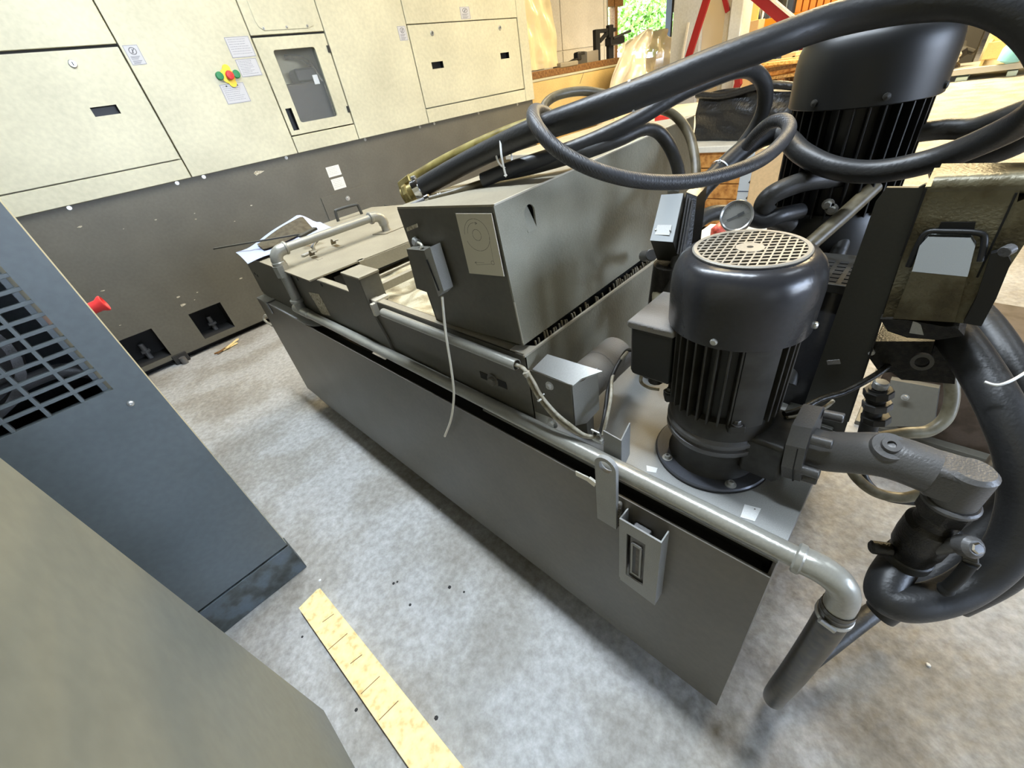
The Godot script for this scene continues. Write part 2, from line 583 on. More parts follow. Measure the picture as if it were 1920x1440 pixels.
	mk("orange", 238, 150, 36, 0.45)
	mk("blue_rack", 70, 84, 104, 0.5)
	mk("steel_blue", 200, 210, 218, 0.5, 0.1, ["speck", 5.0])
	mk("white_sheet", 236, 232, 218, 0.5, 0.0, ["fine", 0.6], ["blotch", 0.5])
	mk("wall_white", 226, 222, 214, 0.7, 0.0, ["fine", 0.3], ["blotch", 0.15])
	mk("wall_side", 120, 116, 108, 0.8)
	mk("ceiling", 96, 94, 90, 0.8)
	mk("ochre", 226, 196, 130, 0.5, 0.0, ["fine", 0.7], ["blotch", 0.4])
	mk("press_grey", 200, 204, 204, 0.35, 0.0, ["fine", 0.5])
	mk("press_beige", 222, 206, 172, 0.45)
	mk("film_cream", 226, 212, 168, 0.3, 0.0, [], ["blotch", 0.6], ["bump_wave", 0.6, 1.2])
	mk("bag_black", 30, 30, 31, 0.4, 0.0, ["fine", 3.0], [], ["bump_rough", 1.5, 0.6])
	mk("connector", 132, 127, 106, 0.40, 0.25, ["blotch", 3.5], ["grime", 1.6], ["bump_fine", 3.5, 0.4])
	mk("connector_lid", 172, 176, 176, 0.5, 0.15, ["speck", 8.0])
	mk("bracket_dark", 58, 57, 50, 0.45, 0.0, ["fine", 3.0])
	mk("oily_black", 44, 41, 34, 0.35, 0.1, ["oily", 6.0], [], ["bump_fine", 6.0, 0.6])
	mk("paper", 166, 176, 206, 0.7)
	mk("fleece", 196, 190, 168, 0.8, 0.0, [], ["grime", 1.2], ["bump_rough", 9.0, 2.0])
	mk("sludge", 84, 76, 60, 0.5, 0.0, ["grime", 4.0])
	mk("label_white", 226, 226, 222, 0.45, 0.0, ["fine", 6.0])
	mk("label_worn", 206, 200, 184, 0.5, 0.0, ["grime", 9.0])
	mk("soil", 120, 130, 80, 0.9, 0.0, ["fine", 0.5])
	mk("bark", 96, 78, 58, 0.9)
	mk("scrap", 120, 108, 90, 0.6, 0.2, ["oily", 2.0])
	mk("rust", 92, 78, 68, 0.55, 0.0, ["grime", 1.0], ["fine", 2.0])
	mk("carton_pale", 226, 190, 140, 0.75, 0.0, ["fine", 1.0])
	mk("orange_card", 236, 160, 76, 0.6)
	mk("card_yellow", 240, 226, 140, 0.6)
	mk("hivis", 220, 232, 140, 0.5)
	mk("red_print", 228, 96, 80, 0.5, 0.0, ["grime", 6.0])
	mk("cyan_pale", 190, 210, 204, 0.6)
	mk("partition", 206, 190, 144, 0.7)
	mk("cyan", 130, 196, 214, 0.4)
	var leaf := mk("leaf", 176, 206, 120, 0.6)
	leaf.cull_mode = BaseMaterial3D.CULL_DISABLED
	leaf.backlight_enabled = true; leaf.backlight = Color(0.5, 0.6, 0.2)
	var glass := mk("glass", 235, 240, 236, 0.05)
	glass.transparency = BaseMaterial3D.TRANSPARENCY_ALPHA
	glass.albedo_color.a = 0.05
	glass.metallic_specular = 0.18
	var film := mk("film_clear", 206, 196, 172, 0.28, 0.0, [], [], ["bump_wave", 0.8, 1.5])
	film.transparency = BaseMaterial3D.TRANSPARENCY_ALPHA
	film.albedo_color.a = 0.88
	film.cull_mode = BaseMaterial3D.CULL_DISABLED

func weave_tex() -> ImageTexture:
	var im := Image.create(64, 64, false, Image.FORMAT_RGB8)
	for y in 64:
		for x in 64:
			var h := 0.5 + 0.5 * sin(TAU * (x + y * 0.5) / 16.0)
			im.set_pixel(x, y, Color(h, h, h))
	im.bump_map_to_normal_map(3.0)
	return ImageTexture.create_from_image(im)

# pictures printed on labels
func paper_image(w: int, h: int, rows: int, sd: int, border := true, bg := Color(0.70, 0.70, 0.71)) -> Image:
	var im := Image.create(w, h, false, Image.FORMAT_RGB8)
	im.fill(bg)
	var r := RandomNumberGenerator.new()
	r.seed = sd
	var ink := Color(0.36, 0.37, 0.40)
	if border:
		for k in 2:
			im.fill_rect(Rect2i(2, 2 + k * (h - 6), w - 4, 2), ink)
			im.fill_rect(Rect2i(2 + k * (w - 6), 2, 2, h - 4), ink)
	for k in rows:
		var y := int(h * 0.12 + (h * 0.8) * k / rows)
		var x := int(w * 0.1)
		var end := int(w * r.randf_range(0.55, 0.9))
		while x < end:
			var wl := r.randi_range(3, 10)
			im.fill_rect(Rect2i(x, y, wl, 2), ink)
			x += wl + 3
	return im

func ring_on(im: Image, c: Vector2, rad: float, wd: float, ink: Color, a0 := -10.0, a1 := 10.0) -> void:
	for y in range(int(c.y - rad - wd), int(c.y + rad + wd) + 1):
		for x in range(int(c.x - rad - wd), int(c.x + rad + wd) + 1):
			if x < 0 or y < 0 or x >= im.get_width() or y >= im.get_height():
				continue
			var d := Vector2(x, y) - c
			var an := d.angle()
			if absf(d.length() - rad) < wd * 0.5 and an >= a0 and an <= a1:
				im.set_pixel(x, y, ink)

func line_on(im: Image, a: Vector2, b: Vector2, wd: int, ink: Color) -> void:
	var st := int(a.distance_to(b)) + 1
	for k in st + 1:
		var p := a.lerp(b, float(k) / st)
		im.fill_rect(Rect2i(int(p.x), int(p.y), wd, wd), ink)

func make_hall() -> void:
	var f := struct("floor", MB.new().bb(Vector3(-9, -0.2, -10.3), Vector3(30.3, 0, 9.3)), M.concrete)
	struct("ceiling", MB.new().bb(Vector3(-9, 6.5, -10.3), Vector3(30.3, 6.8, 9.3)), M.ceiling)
	# window opening in the back wall, z = -10
	var zb := -10.0
	var wl := Z(1137, 40, zb).x
	var wr := Z(1281, 40, zb).x
	var y0 := 1.15
	var y1 := 4.3
	var back := MB.new()
	back.bb(Vector3(-9, 0, zb - 0.3), Vector3(wl, 6.5, zb))
	back.bb(Vector3(wr, 0, zb - 0.3), Vector3(30.3, 6.5, zb))
	back.bb(Vector3(wl, 0, zb - 0.3), Vector3(wr, y0, zb))
	back.bb(Vector3(wl, y1, zb - 0.3), Vector3(wr, 6.5, zb))
	var wb := struct("wall_back", back, M.wall_white)
	# wall panels with recessed joints, left of the opening and beyond
	var jx := Z(1052, 60, zb).x
	var x := jx - 2.35 * 9
	while x < 29.5:
		var x2 := x + 2.32
		for r in [[0.02, 2.08], [2.11, 3.70], [3.73, 6.45]]:
			var a := maxf(x, -8.9)
			var b := minf(x2, 29.9)
			if b > wl and a < wr:
				if a < wl:
					b = wl - 0.02
				elif b > wr:
					a = wr + 0.02
				else:
					continue
			if b - a > 0.05:
				struct("wall_panel", MB.new().bb(Vector3(a, r[0], zb), Vector3(b, r[1], zb + 0.03), 0.008), M.wall_white, wb)
		x += 2.35
	var win := struct("window_1", MB.new().bb(Vector3(wl, y0 - 0.06, zb - 0.2), Vector3(wr, y0, zb + 0.06), 0.01), M.steel_light)
	var mx := Z(1155, 40, zb).x
	struct("post", MB.new().bb(Vector3(mx - 0.09, y0, zb - 0.2), Vector3(mx + 0.09, y1, zb + 0.02), 0.01), M.wood_dark, win)
	struct("post", MB.new().bb(Vector3(wl - 0.02, y0, zb - 0.2), Vector3(wl + 0.07, y1, zb + 0.03), 0.01), M.steel_light, win)
	var m2 := Z(1258, 40, zb).x
	struct("post", MB.new().bb(Vector3(m2 - 0.07, y0 - 0.2, zb - 0.2), Vector3(m2 + 0.07, y1, zb + 0.04), 0.01), M.hollow, win)
	var hy := Z(1145, 12, zb).y
	struct("head_rail", MB.new().bb(Vector3(wl, hy, zb - 0.15), Vector3(Z(1170, 10, zb).x, hy + 0.35, zb - 0.02), 0.01), M.wood_dark, win)
	struct("sash", MB.new().bb(Vector3(m2 + 0.07, Z(1270, 22, zb).y, zb - 0.15), Vector3(wr, y1, zb), 0.01), M.hollow, win)
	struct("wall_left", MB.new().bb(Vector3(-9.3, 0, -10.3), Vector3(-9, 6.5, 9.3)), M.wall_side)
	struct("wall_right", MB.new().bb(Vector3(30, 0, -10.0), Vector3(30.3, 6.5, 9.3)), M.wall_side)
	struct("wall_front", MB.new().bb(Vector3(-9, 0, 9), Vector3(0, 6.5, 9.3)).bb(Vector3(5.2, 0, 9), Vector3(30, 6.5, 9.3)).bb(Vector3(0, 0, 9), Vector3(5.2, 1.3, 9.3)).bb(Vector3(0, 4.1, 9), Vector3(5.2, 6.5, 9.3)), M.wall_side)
	struct("window_2", MB.new().bb(Vector3(0, 1.3, 9.1), Vector3(5.2, 1.36, 9.2)).bb(Vector3(0, 4.04, 9.1), Vector3(5.2, 4.1, 9.2)).bb(Vector3(0, 1.3, 9.1), Vector3(0.06, 4.1, 9.2)).bb(Vector3(5.14, 1.3, 9.1), Vector3(5.2, 4.1, 9.2)).bb(Vector3(2.57, 1.3, 9.1), Vector3(2.63, 4.1, 9.2)), M.steel_light)
	struct("ground", MB.new().bb(Vector3(-20, -0.4, -70), Vector3(80, -0.25, -10.3)), M.soil)
	# greenery outside
	var spots := [[1180, 16.0, 1.9], [1205, 21.0, 2.6], [1228, 15.0, 1.7], [1250, 19.0, 2.3], [1275, 17.0, 2.0]]
	var words := ["leafy bush outside the window, leftmost beyond the opening", "tall pale green tree outside the window, behind the first bush", "low bright bush in the middle of the window opening", "leafy tree outside, just left of the dark window post", "green bush outside, right of the dark window post"]
	for k in spots.size():
		var s = spots[k]
		var p := Z(s[0], 60, zb - s[1] + 6.0)
		tree(Vector3(p.x, -0.25, p.z), s[2], words[k], 100 + k)

func tree(at: Vector3, r: float, label: String, sd: int) -> void:
	var th := thing("tree", label, "tree", at, "trees outside the window")
	var h := r * 2.0
	var tk := MB.new().tube([at, at + Vector3(0.1, h * 0.5, 0), at + Vector3(0.0, h * 1.1, 0.1)], [0.16, 0.12, 0.05], 8, 3)
	obj("trunk", tk, M.bark, th)
	var mm := MultiMesh.new()
	mm.transform_format = MultiMesh.TRANSFORM_3D
	var q := MB.new()
	var i := q.vert(Vector3(0, 0, 0), Vector3(0, 0.4, 1).normalized()); q.vert(Vector3(0.09, 0.14, 0.02), Vector3(0.3, 0.4, 1).normalized()); q.vert(Vector3(0, 0.32, -0.03), Vector3(0, 0.4, 1).normalized()); q.vert(Vector3(-0.09, 0.14, 0.02), Vector3(-0.3, 0.4, 1).normalized())
	q.face(i, i + 1, i + 2); q.face(i, i + 2, i + 3)
	var a := []
	a.resize(Mesh.ARRAY_MAX)
	a[Mesh.ARRAY_VERTEX] = q.v; a[Mesh.ARRAY_NORMAL] = q.n; a[Mesh.ARRAY_INDEX] = q.ix
	var me := ArrayMesh.new()
	me.add_surface_from_arrays(Mesh.PRIMITIVE_TRIANGLES, a)
	me.surface_set_material(0, M.leaf)
	mm.mesh = me
	mm.instance_count = 2600
	var g := RandomNumberGenerator.new()
	g.seed = sd
	for k in 2600:
		var d := Vector3(g.randfn(), g.randfn(), g.randfn()).normalized() * r * pow(g.randf(), 0.45)
		d.y *= 1.15
		var b := Basis.from_euler(Vector3(g.randf() * TAU, g.randf() * TAU, g.randf() * TAU)).scaled(Vector3.ONE * g.randf_range(0.7, 1.5))
		mm.set_instance_transform(k, Transform3D(b, d + Vector3(0, h * 1.15, 0)))
	var mi := MultiMeshInstance3D.new()
	mi.name = "crown"
	mi.multimesh = mm
	mi.set_meta("kind", "stuff")
	th.add_child(mi, true)

# ---------------------------------------------------------------- the long cream machine
const ZM := -4.311
func sheetbox(x0: float, y0: float, x1: float, y1: float, front: float, depth: float, holes := [], bev := 0.004) -> MB:
	# a sheet-metal panel facing +z with rectangular holes [x0, y0, x1, y1]
	if holes.is_empty():
		return MB.new().bb(Vector3(x0, y0, front - depth), Vector3(x1, y1, front), bev)
	var o := [Vector3(x0, y0, front - depth), Vector3(x1, y0, front - depth), Vector3(x1, y1, front - depth), Vector3(x0, y1, front - depth)]
	var hs := []
	for h in holes:
		hs.append([Vector3(h[0], h[1], front - depth), Vector3(h[2], h[1], front - depth), Vector3(h[2], h[3], front - depth), Vector3(h[0], h[3], front - depth)])
	return MB.new().prism(o, Vector3(0, 0, depth), hs)

func pocket(th: Node, h: Array, front: float, called := "handle_recess") -> void:
	# dark moulded cup behind a hole
	var m := MB.new()
	var d := 0.05
	m.bb(Vector3(h[0], h[1], front - d - 0.004), Vector3(h[2], h[3], front - d))
	m.bb(Vector3(h[0] - 0.004, h[1], front - d), Vector3(h[0], h[3], front - 0.001))
	m.bb(Vector3(h[2], h[1], front - d), Vector3(h[2] + 0.004, h[3], front - 0.001))
	m.bb(Vector3(h[0], h[1] - 0.004, front - d), Vector3(h[2], h[1], front - 0.001))
	m.bb(Vector3(h[0], h[3], front - d), Vector3(h[2], h[3] + 0.004, front - 0.001))
	obj(called, m, M.black_plastic, th)

func lock(th: Node, p: Vector3) -> void:
	var k := obj("lock", MB.new().lathe([Vector2(0.022, 0), Vector2(0.022, 0.006), Vector2(0.018, 0.010), Vector2(0.014, 0.010), Vector2(0.014, 0.005), Vector2(0, 0.005)], p, Vector3(0, 0, 1), 20), M.zinc, th)
	obj("keyhole", MB.new().box(p + Vector3(0, 0, 0.006), Vector3(0.006, 0.02, 0.004), 0.001), M.dark, k)

func make_machine() -> void:
	var z := ZM
	var th := thing("machine_enclosure", "long cream and grey machine enclosure with doors and a window, across the back", "machine", Vector3(1.5, 0, -5.2))
	var xr := 5.03
	var xl := -5.0
	# body behind the panels
	var core := MB.new()
	core.bb(Vector3(xl, 0.0, -6.2), Vector3(xr - 0.02, 3.0, z - 0.32), 0.01)
	core.bb(Vector3(xl, 1.3, z - 0.34), Vector3(1.73, 3.0, z - 0.06))
	core.bb(Vector3(2.345, 1.3, z - 0.34), Vector3(xr - 0.02, 3.0, z - 0.06))
	core.bb(Vector3(1.73, 2.11, z - 0.34), Vector3(2.345, 3.0, z - 0.03))
	obj("body", core, M.cream_dark, th)
	# lower grey apron with two openings, set back a little
	var zl := z - 0.03
	var low := [Vector3(xl, 0.055, zl), Vector3(xr - 0.01, 0.055, zl), Vector3(xr - 0.01, 1.30, zl), Vector3(xl, 1.30, zl)]
	var h1 := [Vector3(0.287, 0.105, zl), Vector3(0.545, 0.105, zl), Vector3(0.545, 0.352, zl), Vector3(0.287, 0.352, zl)]
	var h2 := [Vector3(-0.25, 0.095, zl), Vector3(0.012, 0.095, zl), Vector3(0.012, 0.356, zl), Vector3(-0.25, 0.356, zl)]
	var ap := obj("apron", MB.new().prism(low, Vector3(0, 0, -0.012), [h2, h1]), M.machine_grey, th, "dark grey lower apron panel")
	for hh in [h1, h2]:
		var cup := MB.new()
		cup.bb(hh[0] + Vector3(0, 0, -0.25), hh[2] + Vector3(0, 0, -0.24))
		cup.bb(Vector3(hh[0].x - 0.01, hh[0].y, zl - 0.24), Vector3(hh[0].x, hh[2].y, zl - 0.012))
		cup.bb(Vector3(hh[2].x, hh[0].y, zl - 0.24), Vector3(hh[2].x + 0.01, hh[2].y, zl - 0.012))
		cup.bb(Vector3(hh[0].x, hh[2].y, zl - 0.24), Vector3(hh[2].x, hh[2].y + 0.01, zl - 0.012))
		cup.bb(Vector3(hh[0].x, hh[0].y - 0.01, zl - 0.24), Vector3(hh[2].x, hh[0].y, zl - 0.012))
		obj("foot_opening", cup, M.hollow, ap)
		var c: Vector3 = (hh[0] + hh[2]) / 2 + Vector3(0.0, -0.05, -0.14)
		obj("levelling_screw", MB.new().rod(c + Vector3(0, -0.09, 0), c + Vector3(0, 0.06, 0), 0.02, 10).rod(c + Vector3(0, -0.02, 0), c + Vector3(0, 0.0, 0), 0.036, 6), M.cast_grey, ap)
	# access flap on the apron, with one screw
	var flap := obj("flap", sheetbox(1.77, 0.66, 2.275, 0.907, zl + 0.008, 0.008), M.machine_grey, ap)
	obj("screw", MB.new().bolt(Vector3(2.035, 0.835, zl + 0.008), Vector3(0, 0, 1), 0.014, 0.012), M.zinc, flap)
	obj("foot_block", MB.new().bb(Vector3(0.0, 0.0, zl - 0.09), Vector3(0.11, 0.085, zl + 0.02), 0.006), M.hollow, th)
	obj("foot_bolt", MB.new().rod(Vector3(0.06, 0.0, zl + 0.05), Vector3(0.06, 0.06, zl + 0.05), 0.025, 10), M.cast_grey, th)
	obj("skid", MB.new().bb(Vector3(xl, 0, z - 0.5), Vector3(xr - 0.1, 0.055, z - 0.12)), M.dark, th)
	# screws along the seam
	for sx in [0.059, 0.733, 0.927, 1.615, 2.431, 3.121, 3.323, 4.012, 4.715]:
		obj("seam_screw", MB.new().bolt(Vector3(sx, 1.289 - 0.004, zl), Vector3(0, 0, 1), 0.0085, 0.010), M.zinc, th)
	# cream panels, left to right; gap 5 mm between them
	var g := 0.0035
	var d := 0.03
	obj("sill", sheetbox(xl, 1.30, 0.842 - g, 1.43 - g, z, d), M.cream, th)
	var door := obj("door", sheetbox(-1.6, 1.432 + g, 0.838 - g, 2.108 - g, z, 0.02, [[0.495, 1.754, 0.643, 1.806]]), M.cream, th)
	pocket(door, [0.495, 1.754, 0.643, 1.806], z)
	lock(door, Vector3(0.549, 2.037, z))
	obj("panel", sheetbox(xl, 1.432 + g, -1.6 - g, 3.0, z, d), M.cream, th)
	obj("panel", sheetbox(-1.6, 2.12, 0.842 - g, 3.0, z, d), M.cream, th)
	obj("panel", sheetbox(0.842 + g, 1.30, 1.722 - g, 3.0, z, d), M.cream, th)
	obj("panel", sheetbox(2.354 + g, 1.30, 3.235 - g, 3.0, z, d), M.cream, th)
	obj("sill", sheetbox(1.722 + g, 1.30, 2.354 - g, 1.43 - g, z, d), M.cream, th)
	obj("panel", sheetbox(1.722 + g, 2.117, 2.354 - g, 3.0, z, d), M.cream, th)
	obj("sill", sheetbox(3.235 + g, 1.30, 4.86, 1.43 - g, z, d), M.cream, th)
	obj("panel", sheetbox(3.235 + g, 2.128, 4.86, 3.0, z, d), M.cream, th)
	obj("end_panel", sheetbox(4.86 + g, 1.30, xr, 3.0, z, d), M.cream, th)
	# right door with two locks and two pulls
	var rp := [[3.44, 1.757, 3.598, 1.815], [4.493, 1.762, 4.642, 1.82]]
	var rd := obj("door", sheetbox(3.238 + g, 1.435 + g, 4.847 - g, 2.124 - g, z, 0.02, rp), M.cream, th)
	for h in rp:
		pocket(rd, h, z)
	lock(rd, Vector3(3.53, 2.047, z))
	lock(rd, Vector3(4.541, 2.047, z))
	# rounded hatch above the window door
	var hat := []
	for p in [[1.80, 2.60], [1.80, 2.20], [1.812, 2.165], [1.845, 2.143], [2.22, 2.143], [2.27, 2.16], [2.285, 2.20], [2.285, 2.60]]:
		hat.append(Vector3(p[0], p[1], z))
	var hm := obj("hatch", MB.new().prism(hat, Vector3(0, 0, 0.004)), M.cream, th)
	for sx in [1.845, 2.034, 2.215]:
		obj("screw", MB.new().bolt(Vector3(sx, 2.157, z + 0.004), Vector3(0, 0, 1), 0.006, 0.006), M.zinc, hm)
	# window door: frame with rounded opening, pane, grip slot, hinges
	var op := []
	for c in [[2.195, 2.0, 0.0], [1.87, 2.0, 90.0], [1.872, 1.535, 180.0], [2.195, 1.535, 270.0]]:
		for k in 5:
			var an := deg_to_rad(c[2] + k * 22.5)
			op.append(Vector3(c[0] + cos(an) * 0.02, c[1] + sin(an) * 0.02, z - 0.02))
	var slot := [Vector3(1.762, 1.468, z - 0.02), Vector3(1.816, 1.468, z - 0.02), Vector3(1.816, 1.63, z - 0.02), Vector3(1.762, 1.63, z - 0.02)]
	var fr := [Vector3(1.729, 1.436, z - 0.02), Vector3(2.344, 1.436, z - 0.02), Vector3(2.344, 2.102, z - 0.02), Vector3(1.729, 2.102, z - 0.02)]
	var wd := obj("window_door", MB.new().prism(fr, Vector3(0, 0, 0.02), [slot, op]), M.cream, th)
	obj("window_pane", MB.new().bb(Vector3(1.84, 1.505, z - 0.03), Vector3(2.225, 2.03, z - 0.026)), M.glass, wd)
	pocket(wd, [1.762, 1.468, 1.816, 1.63], z)
	for hy in [1.996, 1.55]:
		obj("hinge", MB.new().bb(Vector3(2.326, hy - 0.025, z), Vector3(2.352, hy + 0.025, z + 0.008), 0.002), M.black_plastic, wd)
	# the space behind the pane
	var bay := MB.new()
	bay.bb(Vector3(1.73, 1.43, z - 0.33), Vector3(2.345, 2.11, z - 0.318))
	obj("bay_back", bay, M.cream_dark, th)
	obj("bay_gear", MB.new().bb(Vector3(1.76, 1.44, z - 0.30), Vector3(2.26, 1.80, z - 0.10), 0.02).bb(Vector3(2.02, 1.80, z - 0.28), Vector3(2.22, 1.90, z - 0.12), 0.02), M.black_plastic, th)
	obj("bay_gauge", MB.new().bb(Vector3(2.15, 1.77, z - 0.10), Vector3(2.20, 1.84, z - 0.09), 0.004), M.label_white, th)
	obj("bay_hose", MB.new().tube([Vector3(2.24, 1.46, z - 0.12), Vector3(2.25, 1.7, z - 0.1), Vector3(2.2, 1.95, z - 0.2), Vector3(2.05, 2.0, z - 0.28)], 0.018, 8), M.hose_tan, th)
	# dark shadow gap pieces: weather strips over the doors
	for gx in [[-1.6, 0.842], [1.722, 2.354], [3.238, 4.86]]:
		obj("door_gap", MB.new().bb(Vector3(gx[0], 2.102, z - 0.03), Vector3(gx[1], 2.128, z - 0.014)), M.dark, th)
	# stickers
	var stop_im := paper_image(96, 128, 0, 1)
	ring_on(stop_im, Vector2(48, 38), 22, 4, Color(0.2, 0.2, 0.22))
	line_on(stop_im, Vector2(36, 52), Vector2(60, 24), 3, Color(0.2, 0.2, 0.22))
	line_on(stop_im, Vector2(46, 26), Vector2(46, 50), 4, Color(0.2, 0.2, 0.22))
	for k in 6:
		stop_im.fill_rect(Rect2i(16, 72 + k * 8 + (4 if k > 2 else 0), 60 - (k % 3) * 8, 3), Color(0.36, 0.37, 0.4))
	pic_mat("sticker_stop", stop_im)
	pic_mat("sticker_plan", paper_image(160, 128, 7, 2))
	pic_mat("sticker_text", paper_image(160, 110, 9, 3))
	var three := paper_image(160, 128, 8, 4)
	for k in 3:
		three.fill_rect(Rect2i(38 + k * 36, 10, 9, 9), Color(0.12, 0.13, 0.12))
	pic_mat("sticker_dots", three)
	pic_mat("sticker_small", paper_image(128, 96, 5, 5, false, Color(0.86, 0.85, 0.80)))
	var stk := func(key: String, x0: float, y0: float, x1: float, y1: float, zz: float):
		plate("sticker", Vector3(x0, y1, zz), Vector3(x1, y1, zz), Vector3(x1, y0, zz), Vector3(x0, y0, zz), M[key], th, 0.0015, Vector3(0, 0, 1))
	stk.call("sticker_stop", 0.86, 2.002, 0.948, 2.11, z)
	stk.call("sticker_plan", 1.52, 1.992, 1.702, 2.118, z)
	stk.call("sticker_text", 1.53, 1.871, 1.692, 1.983, z)
	stk.call("sticker_dots", 1.337, 1.715, 1.519, 1.843, z)
	stk.call("sticker_stop", 3.117, 2.008, 3.215, 2.118, z)
	stk.call("sticker_stop", 3.967, 2.14, 4.107, 2.24, z)
	stk.call("sticker_small", 1.93, 1.05, 2.066, 1.137, zl)
	stk.call("sticker_small", 1.936, 0.934, 2.068, 1.03, zl)
	# emergency stop on a yellow collar between two green buttons
	var e := Vector3(1.428, 1.895, z)
	obj("stop_collar", MB.new().lathe([Vector2(0.05, 0), Vector2(0.05, 0.008), Vector2(0.02, 0.012), Vector2(0, 0.012)], e + Vector3(0, -0.005, 0), Vector3(0, 0, 1), 24).lathe([Vector2(0.028, 0), Vector2(0.028, 0.01), Vector2(0, 0.01)], e + Vector3(0.012, 0.038, 0), Vector3(0, 0, 1), 20).lathe([Vector2(0.028, 0), Vector2(0.028, 0.01), Vector2(0, 0.01)], e + Vector3(0.012, -0.05, 0), Vector3(0, 0, 1), 20), M.yellow, th)
	obj("stop_button", MB.new().lathe([Vector2(0.012, 0.0), Vector2(0.012, 0.02), Vector2(0.028, 0.024), Vector2(0.03, 0.034), Vector2(0.024, 0.042), Vector2(0, 0.046)], e + Vector3(0.008, -0.004, 0), Vector3(0, 0, 1), 24), M.red, th)
	for s in [-1, 1]:
		obj("push_button", MB.new().lathe([Vector2(0.027, 0), Vector2(0.027, 0.016), Vector2(0.022, 0.02), Vector2(0, 0.021)], e + Vector3(0.003 + s * 0.062, 0.0, 0), Vector3(0, 0, 1), 20), M.green, th)
	# scuffs where paint is chipped from the apron
	rng.seed = 5
	for c in [[150, 425, 7], [485, 323, 22], [367, 411, 5], [292, 412, 4], [232, 429, 3], [334, 557, 10], [365, 562, 3], [370, 548, 5], [472, 385, 6], [440, 415, 4], [452, 522, 9], [365, 400, 3], [343, 572, 12], [225, 610, 4], [193, 545, 6]]:
		var p := Z(c[0], c[1], zl)
		var pl := []
		for k in 6:
			var an := TAU * k / 6.0
			var rr: float = c[2] * 0.0011 * rng.randf_range(0.5, 1.3)
			pl.append(p + Vector3(cos(an) * rr * 1.8, sin(an) * rr * 0.7, 0))
		obj("paint_chip", MB.new().prism(pl, Vector3(0, 0, 0.0008)), M.label_worn, ap)

